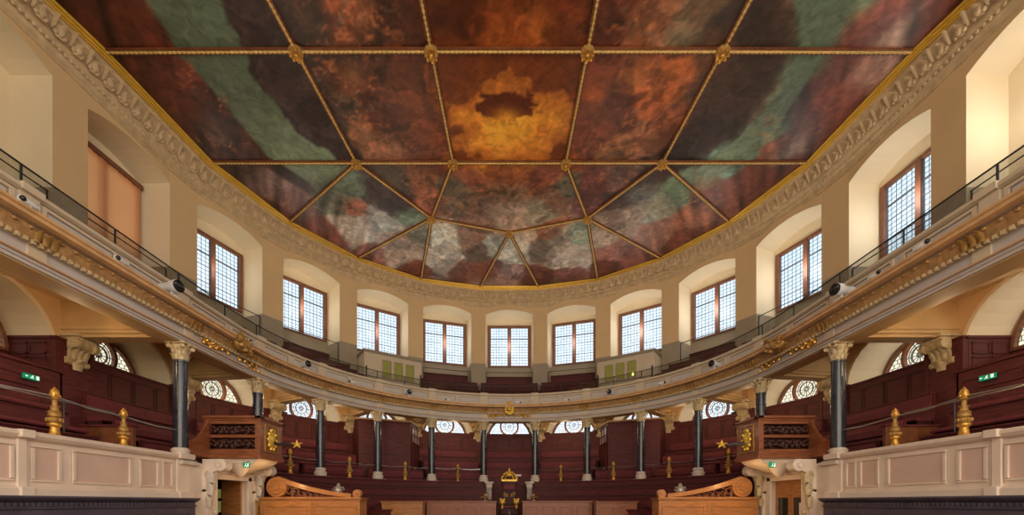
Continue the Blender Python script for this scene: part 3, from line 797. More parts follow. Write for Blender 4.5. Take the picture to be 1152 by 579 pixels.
# floor and stepped seating floor, beams, ceiling below
mb = MB(); mb.ring([(8.2,4.62),(8.2,4.95),(9.15,4.95),(9.15,5.15),(9.8,5.15),(9.8,5.45),(10.74,5.45),(10.74,4.86),(8.38,4.86)], S_ALL)
mb.build('stepped_floor', 'maroon_dark', ug, loc=W)
mb = MB(); mb.ring([(8.37,4.6),(8.37,4.855),(10.745,4.855),(10.745,4.83),(8.39,4.83)], S_ALL); mb.ring([(8.37,3.88),(8.37,4.83),(8.40,4.83),(8.40,3.88)], S_ALL)
mb.build('underside', 'plaster', ug, loc=W)
for k in range(1, 9):
    for sg in (-1, 1):
        mb = MB(); mb.M = frame(sg*PIER[k], 8.38)
        e = 2.37-.35*0
        mb.box(-.24, .24, 0, 2.4, 4.06, 4.86); mb.box(-.29, .29, 0, 2.4, 4.14, 4.22); mb.box(-.19, .19, 0, 2.4, 3.98, 4.06)
        mb.M = None; mb.build('beam', 'soffit_paint', ug, loc=W, bevel=.01)
        # carved console carrying the beam at the wall
        mb = MB(); mb.M = frame(sg*PIER[k], 10.75)
        prof = [(-.42, 3.98), (-.42, 3.90), (-.38, 3.80), (-.32, 3.74), (-.24, 3.70), (-.20, 3.60), (-.18, 3.48), (-.16, 3.36), (-.06, 3.30), (0.02, 3.28), (0.02, 3.98)]
        vs = [(x, y, z) for x in (-.22, .22) for y, z in prof]; n = len(prof)
        mb.add(vs, [tuple(range(n)), tuple(range(2*n-1, n-1, -1))]+[(i, n+i, n+(i+1) % n, (i+1) % n) for i in range(n)])
        mb.box(-.30, .30, -.48, .02, 3.98, 4.05)
        for sx in (-.24, .24):
            mb.lathe([(0, -.05), (.13, -.05), (.13, .05), (0, .05)], 12, (sx, -.33, 3.83), axis='x')
            mb.lathe([(0, -.04), (.08, -.04), (.08, .04), (0, .04)], 12, (sx, -.12, 3.42), axis='x')
        for dx in (-.13, 0, .13): mb.leaf(Matrix.Translation((dx, -.22, 3.46)), .16, .32, .16)
        mb.leaf(Matrix.Translation((0, -.16, 3.22)), .30, .30, .14)
        mb.M = None; mb.build('console', 'capital_stone', ug, loc=W, smooth=True)
# handrail and posts over the parapet, glass under it
mb = MB(); mb.ring([(8.095,5.61),(8.095,5.632),(8.12,5.632),(8.12,5.61)], S_ALL); mb.build('handrail', 'iron', ug, loc=W)
mb = MB(); mb.ring([(8.105,5.22),(8.105,5.60)], S_ALL, closed=False); mb.build('glass_guard', 'balustrade_glass', ug, loc=W)
for a, b in zip(cuts[:-1], cuts[1:]):
    for q in (a, (a+b)/2):
        if abs(q) > 128: continue
        mb = MB(); mb.M = frame(q, 8.107, 5.2); mb.box(-.013, .013, -.013, .013, 0, .41); mb.box(-.05, .05, -.04, .04, 0, .015); mb.M = None
        mb.build('rail_post', 'iron', ug, loc=W)
ug_u = None
# upper gallery benches, two rows in each bay
for i in range(-6, 7):
    c = bay_s(i)
    for r, (R0, hf, nm) in enumerate(((8.70, 4.96, 'front'), (9.38, 5.16, 'middle'), (10.02, 5.46, 'back'))):
        if abs(i) == 2 and r >= 0: continue
        Hb = hf+(.62, .74, .80)[r]
        a, b = c-8.3, c+8.3
        t = thing('gallery_bench', 'maroon upper gallery bench in the %s row, %s' % (nm, baytext(i)), 'bench', Matrix.Translation(Vector(frame(c, R0, hf).translation)), 'maroon benches of the upper gallery')
        ss = grange(a, b, 2)
        mb = MB(); mb.ring([(R0+.32,Hb-.55),(R0+.36,Hb),(R0+.40,Hb),(R0+.40,hf),(R0+.36,hf)], ss); mb.build('backrest', 'maroon_wood', t, loc=W)
        mb = MB(); mb.ring([(R0-.05,hf+.40),(R0-.05,hf+.47),(R0+.34,hf+.47),(R0+.34,hf+.40)], ss); mb.build('seat', 'red_cushion', t, loc=W)
        mb = MB(); mb.ring([(R0+.30,Hb-.02),(R0+.30,Hb+.03),(R0+.43,Hb+.03),(R0+.43,Hb-.02)], ss); mb.build('top_rail', 'maroon_wood', t, loc=W)
        mb = MB()
        for q in (a+.2, c, b-.5): mb.ring([(R0,hf),(R0,hf+.4),(R0+.36,hf+.4),(R0+.36,hf)], [q, q+.3])
        mb.build('bench_support', 'maroon_dark', t, loc=W)
# safety rails across the window niches
for i in range(-6, 7):
    if i in (2, -2): continue
    M, w = chord(i)
    t = thing('niche_bench', 'maroon bench back set inside the upper window niche, %s' % baytext(i), 'bench', M @ Matrix.Translation((0, .5, GF)), 'maroon benches inside the window niches')
    mb = MB(); mb.box(-w+.02, w-.02, 0, .45, 0, 1.35); mb.build('seat_box', 'maroon_dark', t)
    mb = MB(); mb.box(-w+.02, w-.02, .38, .44, 1.35, 1.93); mb.build('backrest', 'maroon_wood', t)
    mb = MB(); mb.box(-w+.01, w-.01, .34, .47, 1.93, 1.97); mb.build('top_rail', 'maroon_wood', t)
    t = thing('niche_rail', 'thin dark iron safety rail across the upper niche, %s' % baytext(i), 'railing', M @ Matrix.Translation((0, .1, 6.0)), 'iron rails across the window niches')
    mb = MB(); mb.tube([(-w, 0, 1.32), (w, 0, 1.32)] if abs(i) > 2 else [(-w, 0, .98), (w, 0, .98)], .016, 6); mb.build('rail', 'iron', t)
    mb = MB()
    for x in (-w+.03, w-.03): mb.box(x-.012, x+.012, -.012, .012, -.0, 1.32 if abs(i) > 2 else .98)
    mb.build('upright', 'iron', t)
# control booths in the upper gallery
def booth(sg):
    nm = side(sg)
    s0, s1 = 26.6, 43.0
    c = (s0+s1)/2
    a = Vector(pt(sg*s0, 9.62)); b = Vector(pt(sg*s1, 9.62)); m = (a+b)/2
    M = frame(sg*c, 9.62, 5.0); M.translation = (m.x, m.y, E+5.0)
    hw = (b-a).length/2
    t = thing('control_booth', 'cream panelled control booth with three yellow lit windows in the upper gallery, %s side' % nm, 'booth', M, 'control booths')
    mb = MB(); mb.box(-hw, hw, 0, 1.12, -.1, 1.90)
    mb.build('wall_box', 'cream_paint', t, bevel=.01)
    mb = MB(); mb.box(-hw-.06, hw+.06, -.07, 1.12, 1.90, 1.97); mb.box(-hw-.03, hw+.03, -.035, 1.12, 1.84, 1.90); mb.build('roof_cap', 'dado_paint', t)
    for k in range(3):
        x = (-.78+.56*k) if sg > 0 else (.78-.56*k)
        x += .12*sg*0
        f = MB(); panel_frame(f, x-.21, x+.21, .82, 1.62, 0, .035, .03); f.box(x-.20, x+.20, -.02, .0, 1.26, 1.29)
        fo = f.build('window_frame', 'dado_paint', t)
        g = MB(); g.quad((x-.18,-.008,.85), (x+.18,-.008,.85), (x+.18,-.008,1.6), (x-.18,-.008,1.6)); g.build('booth_pane', 'booth_glass', fo)
    if sg > 0:
        g = MB(); g.ball((.40, -.03, .98), .05, 8, 6, sc=(1, .5, 1.6)); g.build('booth_light', 'booth_lamp', t)
    mb = MB(); mb.box(-hw+.05, -hw+.10, -.1, -.05, -.1, 1.2); mb.box(hw-.10, hw-.05, -.1, -.05, -.1, 1.2); mb.tube([(-hw, -.08, .75), (hw, -.08, .75)], .012); mb.build('outer_rail', 'iron', t)
booth(1); booth(-1)

# ================================================================== COLUMNS
def column_parts(t):
    mb = MB(); mb.lathe([(.215, -.005), (.215, .09), (.235, .12), (.235, .17), (.19, .20), (.18, .235), (.20, .26), (.20, .30), (.165, .325), (.16, .34)], 24, mi=0)
    mb.box(-.235, .235, -.235, .235, .005, .035); mb.build('column_base', 'base_stone', t, smooth=True)
    mb = MB(); mb.lathe([(.160, .34), (.162, 1.0), (.157, 1.6), (.143, 2.42), (.155, 2.43), (.155, 2.47), (.14, 2.48)], 24); mb.build('shaft', 'marble_black', t, smooth=True)
    mb = MB(); mb.lathe([(.14, 2.47), (.145, 2.7), (.19, 2.84)], 16)
    for row, (z, h, w, o, r) in enumerate(((2.48, .17, .12, .07, .145), (2.57, .21, .12, .09, .15))):
        for k in range(8):
            a = 2*PI*(k+.5*row)/8; mb.leaf(Matrix.Rotation(a, 4, 'Z') @ Matrix.Translation((0, -r, z)), w, h, o, nx=5, nz=5)
    for k in range(4):
        a = PI/4+k*PI/2
        old = mb.M; mb.M = Matrix.Rotation(a, 4, 'Z')
        mb.lathe([(0, -.035), (.05, -.035), (.05, .035), (0, .035)], 10, (0, -.235, 2.80), axis='x')
        mb.tube([(0, -.15, 2.66), (0, -.18, 2.76), (0, -.23, 2.84)], .022, 5); mb.M = old
        old = mb.M; mb.M = Matrix.Rotation(k*PI/2, 4, 'Z'); mb.ball((0, -.20, 2.86), .04, 6, 4); mb.M = old
    q = []
    for k in range(4):
        a = PI/4+k*PI/2
        for d, r in ((-.16, .30), (.16, .30), (PI/4, .205)): q.append((r*math.cos(a+d), r*math.sin(a+d)))
    n = len(q); vs = [(x, y, 2.85) for x, y in q]+[(x*1.05, y*1.05, 2.90) for x, y in q]
    mb.add(vs, [tuple(range(n))[::-1], tuple(range(n, 2*n))]+[(i, (i+1) % n, n+(i+1) % n, n+i) for i in range(n)])
    mb.build('capital', 'capital_stone', t, smooth=True)
cproto = None; CB = .975
for k in range(1, 7):
    for sg in (-1, 1):
        M = frame(sg*PIER[k], 8.06, CB+(.0 if k < 6 else .02))
        lab = 'dark marble column with carved capital, %s %s of the middle bay' % (ORD[k], side(sg))
        if cproto is None:
            cproto = thing('marble_column', lab, 'column', M, 'dark marble columns under the gallery'); column_parts(cproto)
        else: dup(cproto, M, lab)

# ================================================================== LOWER GALLERY
lg = thing('lower_gallery', 'maroon panelled lower gallery with stepped floor behind the dark columns', 'gallery', Matrix.Translation((0, 20.3, E)))
SG = S_ALL
mb = MB()
PF = [(8.30,-E),(8.30,.45),(8.75,.45),(8.75,.65),(9.35,.65),(9.35,1.2),(10.0,1.2),(10.0,1.7),(10.74,1.7),(10.74,-E)]
mb.ring(PF, grange(-81.5, 81.5, 1.5)); mb.ring(PF, grange(98, 176, 18)); mb.ring(PF, grange(-176, -98, 18))
for a, b in ((81.5, 98), (-98, -81.5)): mb.ring([(8.30,.80),(8.30,.90),(9.35,.90),(9.35,1.2),(10.0,1.2),(10.0,1.7),(10.74,1.7),(10.74,.80)], grange(a, b, 1.5))
mb.build('stepped_floor', 'maroon_dark', lg, loc=W)
# parapet bench-front between columns (apse part)
mb = MB()
for a, b in ((-78, -8.4), (8.4, 78)):
    mb.ring([(7.86,.2),(7.86,.98),(8.29,.98),(8.29,.2)], grange(a, b)); mb.ring([(7.80,.94),(7.80,1.0),(8.33,1.0),(8.33,.94)], grange(a, b))
mb.ring([(8.2,-1.2),(8.2,1.22),(8.29,1.22),(8.29,-1.2)], grange(-8.4, 8.4)); mb.ring([(8.14,1.2),(8.14,1.26),(8.33,1.26),(8.33,1.2)], grange(-8.4, 8.4))
mb.build('front_panel', 'maroon_wood', lg, loc=W)
mb = MB()
for q in (-4.2, 0, 4.2):
    ring_frame(mb, q-1.9, q+1.9, 8.2, .1, 1.1, .04, .02)
mb.build('panel_moulding', 'maroon_wood', lg, loc=W)
# tall wall panelling across the bays with a cap
pp = MB(); cc = MB(); mo = MB()
for i in range(-5, 6):
    c = bay_s(i); a, b = c-8.0, c+8.0
    pp.ring([(10.70,1.6),(10.70,3.62),(10.76,3.62),(10.76,1.6)], grange(a, b, 2)); cc.ring([(10.66,3.60),(10.66,3.66),(10.80,3.66),(10.80,3.60)], grange(a, b, 2))
    for q in range(4):
        s0 = a+.3+q*(b-a-.6)/4; ring_frame(mo, s0+.15, s0+(b-a-.6)/4-.15, 10.70, 2.75, 3.45, .035, .018)
pp.build('wall_panelling', 'maroon_wood', lg, loc=W); cc.build('panelling_cap', 'maroon_wood', lg, loc=W); mo.build('panelling_moulding', 'maroon_dark', lg, loc=W)
# pilaster strips of panelling on the piers, taller on the side piers
for k in range(1, 9):
    for sg in (-1, 1):
        s = sg*PIER[k]; hw = .47
        mb = MB(); mb.M = frame(s, 10.72); hh = 3.66 if k < 6 else 3.86
        mb.box(-hw, hw, -.10, .02, 1.2, hh); mb.box(-hw-.03, hw+.03, -.14, .02, hh, hh+.05); panel_frame(mb, -hw+.08, hw-.08, 2.5, hh-.15, -.10, .04, .02)
        mb.M = None; mb.build('pier_panelling', 'maroon_wood', lg, loc=W)
# side recess panelling above the side benches
for sg in (-1, 1):
    mb = MB(); ss = grange(sg*100.8, sg*130, 18)
    mb.ring([(10.60,1.6),(10.60,3.05),(10.76,3.05),(10.76,1.6)], ss); mb.ring([(10.55,3.05),(10.55,3.11),(10.80,3.11),(10.80,3.05)], ss)
    for q in (101.5, 108.5, 115.5):
        ring_frame(mb, sg*q, sg*(q+6.4), 10.60, 2.05, 2.85, .05, .02)
    mb.build('side_panelling', 'maroon_wood', lg, loc=W)
    M = frame(sg*99, 10.75)
    mb = MB(); mb.M = chord(sg*6)[0]; w = chord(sg*6)[1]; x = -w if sg > 0 else w
    mb.box(min(x, x+sg*.05), max(x, x+sg*.05), 0, ND, 1.6, 3.84)
    for y0, y1 in ((.08, .5), (.54, .95)):
        for z0, z1 in ((3.1, 3.42), (3.48, 3.76)):
            xx = x+sg*.05; mb.box(min(xx, xx+sg*.02), max(xx, xx+sg*.02), y0, y1, z0, z0+.03); mb.box(min(xx, xx+sg*.02), max(xx, xx+sg*.02), y0, y1, z1-.03, z1)
            mb.box(min(xx, xx+sg*.02), max(xx, xx+sg*.02), y0, y0+.03, z0, z1); mb.box(min(xx, xx+sg*.02), max(xx, xx+sg*.02), y1-.03, y1, z0, z1)
    mb.box(min(x, x+sg*.09), max(x, x+sg*.09), -.05, ND, 3.84, 3.90)
    mb.M = None; mb.build('recess_panelling', 'maroon_wood', lg, loc=W)

def ring_bench(R0, hf, hb, a, b, label, group, seat=True, legs='panel', kind='bench', capmat='maroon_wood', cush=True):
    c = (a+b)/2
    x, y = pt(c, R0)
    t = thing(kind, label, 'bench', Matrix.Translation((x, y, E+hf)), group)
    ss = grange(a, b, 2)
    mb = MB(); mb.ring([(R0+.32,hf+.2),(R0+.37,hb),(R0+.42,hb),(R0+.42,hf),(R0+.37,hf)], ss); mb.build('backrest', 'maroon_wood', t, loc=W)
    mb = MB(); mb.ring([(R0-.06,hf+.34),(R0-.08,hf+.37),(R0-.06,hf+.43),(R0+.34,hf+.43),(R0+.34,hf+.34)], ss); mb.build('seat', 'red_cushion' if cush else 'maroon_wood', t, loc=W)
    mb = MB(); mb.ring([(R0+.33,hb),(R0+.33,hb+.04),(R0+.44,hb+.04),(R0+.44,hb)], ss); mb.build('top_rail', 'red_cushion' if capmat == 'red' else capmat, t, loc=W)
    if hb-hf > .85:
        mb = MB(); mb.ring([(R0+.27,hb-.34),(R0+.26,hb-.18),(R0+.29,hb-.03),(R0+.345,hb-.03),(R0+.33,hb-.34)], ss); mb.build('back_cushion', 'red_cushion', t, loc=W)
    mb = MB()
    n = max(2, int(abs(b-a)/5))
    for k in range(n+1):
        q = a+(b-a)*k/n; dq = .35*(1 if k < n else -1)*(1 if b > a else -1)
        mb.ring([(R0,hf),(R0,hf+.34),(R0+.37,hf+.34),(R0+.37,hf)], [q, q+dq])
    mb.build('bench_support', 'maroon_dark', t, loc=W)
    return t
rows_l = ((8.80, .65, 1.52, 'front'), (9.46, 1.2, 2.10, 'middle'), (10.18, 1.7, 2.72, 'back'))
for i in range(-5, 6):
    c = bay_s(i)
    for R0, hf, hb, nm in rows_l:
        if abs(i) == 2 and nm != 'front':
            continue
        a, b = c-8.2, c+8.2
        ring_bench(R0, hf, hb, a, b, 'maroon bench with red cushions, lower gallery %s row, %s' % (nm, baytext(i)), 'maroon benches of the lower gallery')
for sg in (-1, 1):
    for k, (R0, hf, hb, nm) in enumerate(((8.80, .65, 1.42, 'front'), (9.46, 1.2, 1.98, 'middle'), (10.12, 1.7, 2.55, 'back'))):
        ring_bench(R0, hf, hb, sg*104, sg*140, 'long maroon bench with red cushions, %s row of the %s side gallery' % (nm, side(sg)), 'long side gallery benches')
    # partition and writing ledge between the side benches
    M = frame(sg*102, 8.9, .6)
    t = thing('bench_partition', 'plain brown wooden partition between benches in the %s side gallery' % side(sg), 'partition', M)
    mb = MB(); mb.box(-.05, .05, -.2, 1.0, .0, 1.15); mb.build('partition_panel', 'oak_dark', t, bevel=.01)
    mb = MB(); mb.box(-.08, .08, -.24, 1.02, 1.15, 1.20); mb.build('partition_cap', 'maroon_wood', t)
    # lean rail above the long benches
    t = thing('gallery_rail', 'long thin metal rail along the %s side gallery benches' % side(sg), 'railing', Matrix.Translation(Vector(pt(sg*112, 9.35)+(E+1.25,))))
    mb = MB(); mb.tube([pt(sg*101, 9.35)+(E+2.12,), pt(sg*140, 9.35)+(E+2.12,)], .018, 6); mb.build('rail', 'steel', t, loc=W)
    for q in (107, 119):
        mb = MB(); x, y = pt(sg*q, 9.35); mb.tube([(x, y, E+1.22), (x, y, E+2.12)], .014, 6); mb.build('rail_post', 'iron', t, loc=W)

# entrance lobbies in the third bays of the lower gallery
for sg in (-1, 1):
    PL = [(4.66, 20.1), (6.80, 19.25), (7.55, 20.2), (6.0, 21.35), (4.60, 21.95)]
    t = thing('entrance_lobby', 'boxy maroon wooden entrance lobby in the lower gallery, %s side' % side(sg), 'lobby', Matrix.Translation((sg*5.9, 20.6, E+.65)), 'entrance lobbies')
    def prism(mb, P_, z0, z1, g=0.):
        cx = sum(p[0] for p in P_)/len(P_); cy = sum(p[1] for p in P_)/len(P_)
        Q = [(sg*(p[0]+g*(1 if p[0] > cx else -1)), p[1]+g*(1 if p[1] > cy else -1)) for p in P_]; n = len(Q)
        mb.add([(x, y, E+z0) for x, y in Q]+[(x, y, E+z1) for x, y in Q], [tuple(range(n))[::-1], tuple(range(n, 2*n))]+[(i, (i+1) % n, n+(i+1) % n, n+i) for i in range(n)])
    mb = MB(); prism(mb, PL, .66, 3.80); mb.build('lobby_box', 'maroon_wood', t, loc=W)
    mb = MB(); prism(mb, PL, 3.78, 3.85, .04); mb.build('lobby_cornice', 'soffit_paint', t, loc=W)
    # flank towards the middle: glazed light and a door
    a = Vector((sg*4.66, 20.1, 0)); b = Vector((sg*4.60, 21.95, 0)); d = (b-a).normalized(); L = (b-a).length
    M_ = Matrix(((d.x, sg*d.y, 0, a.x), (d.y, -sg*d.x, 0, a.y), (0, 0, 1, E), (0, 0, 0, 1)))
    mb = MB(); mb.M = M_
    panel_frame(mb, .2, 1.65, 2.85, 3.62, 0, .06, .04)
    for x in (.66, 1.14): mb.box(x, x+.05, -.04, 0, 2.9, 3.6)
    mb.box(.24, 1.6, -.04, 0, 3.22, 3.26); mb.M = None
    fo = mb.build('window_frame', 'maroon_wood', t, loc=W)
    mb = MB(); mb.M = M_; mb.quad((.22,-.015,2.87), (1.62,-.015,2.87), (1.62,-.015,3.60), (.22,-.015,3.60)); mb.M = None
    g = mb.build('window_pane', 'lobby_glass', fo)
    mb = MB(); mb.M = M_; panel_frame(mb, .45, 1.45, .7, 2.65, 0, .08, .03); mb.box(.53, 1.37, -.015, 0, .7, 2.6); mb.M = None; mb.build('lobby_door', 'maroon_wood', t, loc=W)
    mb = MB(); mb.M = M_; mb.ball((.60, -.06, 1.65), .045, 8, 6); mb.M = None; mb.build('door_knob', 'gilt', t, loc=W)
    mb = MB(); a2 = Vector((sg*6.80, 19.25, 0)); d = (a2-a).normalized()
    mb.M = Matrix(((d.x, -d.y*sg*0-d.y, 0, a.x), (d.y, d.x, 0, a.y), (0, 0, 1, E), (0, 0, 0, 1)))
    mb.box(1.12, 1.15, -.012, .012, .7, 3.75); mb.box(0, 2.3, -.012, .012, 2.2, 2.23); mb.M = None; mb.build('panel_joint', 'maroon_dark', t, loc=W)
# ================================================================== PALE SIDE PARAPETS AND DARK BARRIERS
for sg in (-1, 1):
    nm = side(sg)
    s0, s1 = sg*98.2, sg*172
    x0, y0 = pt(s0, 7.9)
    t = thing('side_parapet', 'pale pink and cream panelled parapet below the %s side gallery' % nm, 'parapet', Matrix.Translation((sg*7.95, 7.0, 0)))
    ss = grange(s0, s1, 12)
    mb = MB(); mb.ring([(7.92,-.1),(7.92,1.05),(8.30,1.05),(8.30,-.1)], ss); mb.build('parapet_body', 'white_paint', t, loc=W)
    mb = MB(); mb.ring([(7.84,1.05),(7.80,1.10),(7.80,1.15),(7.84,1.17),(8.34,1.17),(8.34,1.04),(7.90,1.02)], ss); mb.build('parapet_cap', 'white_paint', t, loc=W)
    mb = MB(); mb.ring([(7.85,.07),(7.80,.10),(7.80,.22),(7.86,.26),(7.93,.28),(7.93,.07)], ss); mb.build('parapet_base', 'white_paint', t, loc=W)
    def ys(y): return sg*(90+(ZC-y)/.1876)
    pn = MB(); fr = MB()
    for ya, yb in ((9.72, 10.02), (9.12, 9.62), (7.72, 8.92), (7.05, 7.52), (5.6, 6.8), (4.2, 5.4), (2.8, 4.0)):
        a, b = ys(yb), ys(ya)
        pn.ring([(7.915,.36),(7.915,.94),(7.93,.94),(7.93,.36)], [a, b])
        for (p, q, c, d) in ((a, b, .34, .385), (a, b, .915, .96), (a, a+sg*.25, .385, .915), (b-sg*.25, b, .385, .915)):
            fr.ring([(7.93,c),(7.885,c+.01),(7.885,d-.01),(7.93,d)], [p, q])
    pn.build('inset_panel', 'pink_panel', t, loc=W); fr.build('panel_moulding', 'white_paint', t, loc=W)
    for y in (10.32, 6.90, ):
        mb = MB(); mb.M = frame(ys(y), 7.92); hw = .2 if y > 10 else .07
        mb.box(-hw, hw, -.05, .0, .07, 1.05); mb.box(-hw-.03, hw+.03, -.16, .0, 1.05, 1.18); mb.box(-hw-.03, hw+.03, -.15, 0, .07, .26)
        mb.M = None; mb.build('parapet_pier', 'white_paint', t, loc=W, bevel=.01)
    mb = MB(); mb.M = frame(sg*99, 8.06); mb.box(-.30, .30, -.28, .28, .92, 1.0); mb.M = None
    mb.build('column_plinth', 'base_stone', t, loc=W, bevel=.01)
    # dark panelled barrier below
    t = thing('panelled_barrier', 'dark blue black panelled barrier with dentilled cap beneath the %s pale parapet' % nm, 'barrier', Matrix.Translation((sg*7.9, 7.0, 0)))
    ss = grange(sg*99.3, sg*172, 12)
    mb = MB(); mb.ring([(7.66,-E),(7.66,.02),(8.25,.02),(8.25,-E)], ss); mb.build('barrier_body', 'blue_black', t, loc=W)
    mb = MB(); mb.ring([(7.56,.05),(7.53,.08),(7.53,.11),(8.25,.12),(8.25,.0),(7.64,.0)], ss); mb.ring([(7.62,-.10),(7.62,-.06),(7.70,-.06),(7.70,-.10)], ss); mb.build('barrier_cap', 'blue_black', t, loc=W)
    mb = MB(); y = 10.3
    while y > 5.5:
        mb.M = frame(ys(y), 7.66, -.03); mb.box(-.025, .025, -.06, 0, -.03, .03); y -= .085
    mb.M = None; mb.build('dentil_row', 'blue_black', t, loc=W)
    mb = MB()
    for ya in (9.2, 8.0, 6.8, 5.6): ring_frame(mb, ys(ya+1.0), ys(ya), 7.66, -1.3, -.2, .05, .02)
    mb.build('panel_moulding', 'blue_black', t, loc=W)

# ================================================================== GILDED FINIALS ON THE PARAPETS
def finial_parts(t):
    mb = MB(); mb.lathe([(.12, 0), (.12, .03), (.095, .05), (.085, .10), (.075, .17), (.10, .19), (.125, .21), (.12, .24), (.10, .25)], 16); mb.build('finial_base', 'gilt', t, smooth=True)
    mb = MB(); mb.lathe([(.08, .25), (.13, .28), (.14, .31), (.13, .33), (.09, .345), (.075, .355), (.11, .37), (.115, .40), (.09, .44), (.07, .455), (.08, .47), (.06, .52), (.045, .60), (.045, .66), (.075, .675), (.085, .69), (.06, .705)], 16)
    for k in range(8): mb.leaf(Matrix.Rotation(k*PI/4, 4, 'Z') @ Matrix.Translation((0, -.085, .37)), .08, .11, .05); mb.leaf(Matrix.Rotation((k+.5)*PI/4, 4, 'Z') @ Matrix.Translation((0, -.05, .46)), .06, .13, .04)
    for k in range(10): mb.M = Matrix.Rotation(k*PI/5, 4, 'Z'); mb.ball((0, -.128, .305), .026, 6, 4, sc=(1, 1, 1.5)); mb.M = None
    mb.build('finial_stem', 'old_gilt', t, smooth=True)
    mb = MB(); mb.lathe([(.06, .70), (.085, .74), (.085, .79), (.065, .84), (.03, .88), (.012, .90), (0, .91)], 14)
    for r in range(3):
        for k in range(8): mb.M = Matrix.Rotation(2*PI*(k+.5*(r % 2))/8, 4, 'Z'); mb.ball((0, -(.082-.018*r), .745+.045*r), .022, 5, 4); mb.M = None
    mb.build('acorn_top', 'gilt', t, smooth=True)
fproto = None
def finial(s, R, h, lab, k=1.):
    global fproto
    M = frame(s, R, h) @ Matrix.Diagonal((k*.82, k*.82, k, 1))
    if fproto is None:
        fproto = thing('gilded_finial', lab, 'finial', M, 'gilded finials on the gallery parapets'); finial_parts(fproto)
    else: dup(fproto, M, lab)
for sg in (-1, 1):
    finial(sg*114.5, 8.05, 1.16, 'gilded carved finial on the pale %s parapet, nearest the camera' % side(sg), .98)
    finial(sg*107.3, 8.05, 1.16, 'gilded carved finial on the pale %s parapet, nearer the pulpit' % side(sg), .90)
    for i in (1, 2, 3, 4):
        finial(sg*BAYC[i], 8.05, .99, 'slim gilded finial on the maroon gallery front, %s' % baytext(sg*i), (.92, .95, .97, 1.0)[i-1])
    # thin rope rail linking finials and columns
    t = thing('parapet_rope', 'thin pale rope rail strung between finials and columns on the %s side' % side(sg), 'rope', Matrix.Translation(Vector(pt(sg*62, 8.05)+(E+1.0,))))
    P = []
    stops = [8.8, 17.6, 26.4, 35.2, 44.1, 53.1, 62.1, 71.3, 80.8]
    pts = []
    for a, b in zip(stops[:-1], stops[1:]):
        for q in range(4):
            s = a+(b-a)*q/4; x, y = pt(sg*s, 8.05); pts.append((x, y, E+1.62-.05*math.sin(q/4*PI)))
    mb = MB(); mb.tube(pts, .012, 5); mb.build('rope', 'steel', t, loc=W)
    mb = MB(); pts = []
    for s, z in ((99, 1.76), (103, 1.74), (107.3, 1.80), (111, 1.80), (114.5, 1.88), (122, 1.84), (135, 1.9)):
        x, y = pt(sg*s, 8.05); pts.append((x, y, E+z))
    mb.tube(pts, .016, 5); mb.build('side_rope', 'steel', t, loc=W)

# ================================================================== GROUND TIERS IN THE APSE
TI = ((7.05, .62, 7.85), (6.35, .22, 7.05), (5.65, -.25, 6.35))
for sg in (-1, 1):
    a, b = sg*8.6, sg*76
    t = thing('seating_tier', 'curved maroon stepped seating below the gallery front, %s half' % side(sg), 'seating', Matrix.Translation(Vector(pt(sg*40, 6.8)+(0,))))
    for n_, (R0, h, R1) in enumerate(TI):
        ss = grange(a, sg*(74, 60, 56)[n_], 1.5)
        mb = MB(); mb.ring([(R0,-E),(R0,h-.04),(R1,h-.04),(R1,-E)], ss); mb.build('tier_panel', 'maroon_wood', t, loc=W)
        mb = MB(); mb.ring([(R0-.05,h-.05),(R0-.05,h),(R1,h),(R1,h-.05)], ss); mb.build('tier_ledge', 'maroon_wood', t, loc=W)
        mb = MB(); mb.ring([(R0+.28,h),(R0+.28,h+.10),(R0+.62,h+.10),(R0+.62,h)], ss); mb.build('tier_seat', 'maroon_dark', t, loc=W)

# white carved console flanking the throne recess
for sg in (-1, 1):
    M = frame(sg*7.2, 7.72, 0)
    t = thing('carved_console', 'white carved scroll console under the column just %s of the throne' % side(sg), 'console', M, 'white consoles beside the throne')
    mb = MB(); prof = [(-.16,.90),(-.22,.84),(-.24,.72),(-.18,.62),(-.10,.55),(-.10,.40),(-.14,.30),(-.12,.18),(-.05,.12),(.02,.1),(.02,.92),(-.14,.93)]
    n = len(prof); vs = [(x, y, z) for x in (-.12, .12) for y, z in prof]
    mb.add(vs, [tuple(range(n)), tuple(range(2*n-1, n-1, -1))]+[(i, n+i, n+(i+1) % n, (i+1) % n) for i in range(n)])
    mb.box(-.2, .2, -.22, .05, .90, .97); mb.build('console_body', 'base_stone', t, smooth=True)
    mb = MB()
    for z, w in ((.62, .2), (.40, .2), (.16, .16)): mb.leaf(Matrix.Translation((0, -.14, z)), w, .26, .10)
    mb.lathe([(0, -.14), (.09, -.14), (.09, .14), (0, .14)], 12, (0, -.15, .80), axis='x'); mb.build('console_leaves', 'base_stone', t, smooth=True)
    mb = MB(); mb.box(-.14, .14, -.08, .1, -1.65, .12); mb.build('console_post', 'maroon_wood', t)

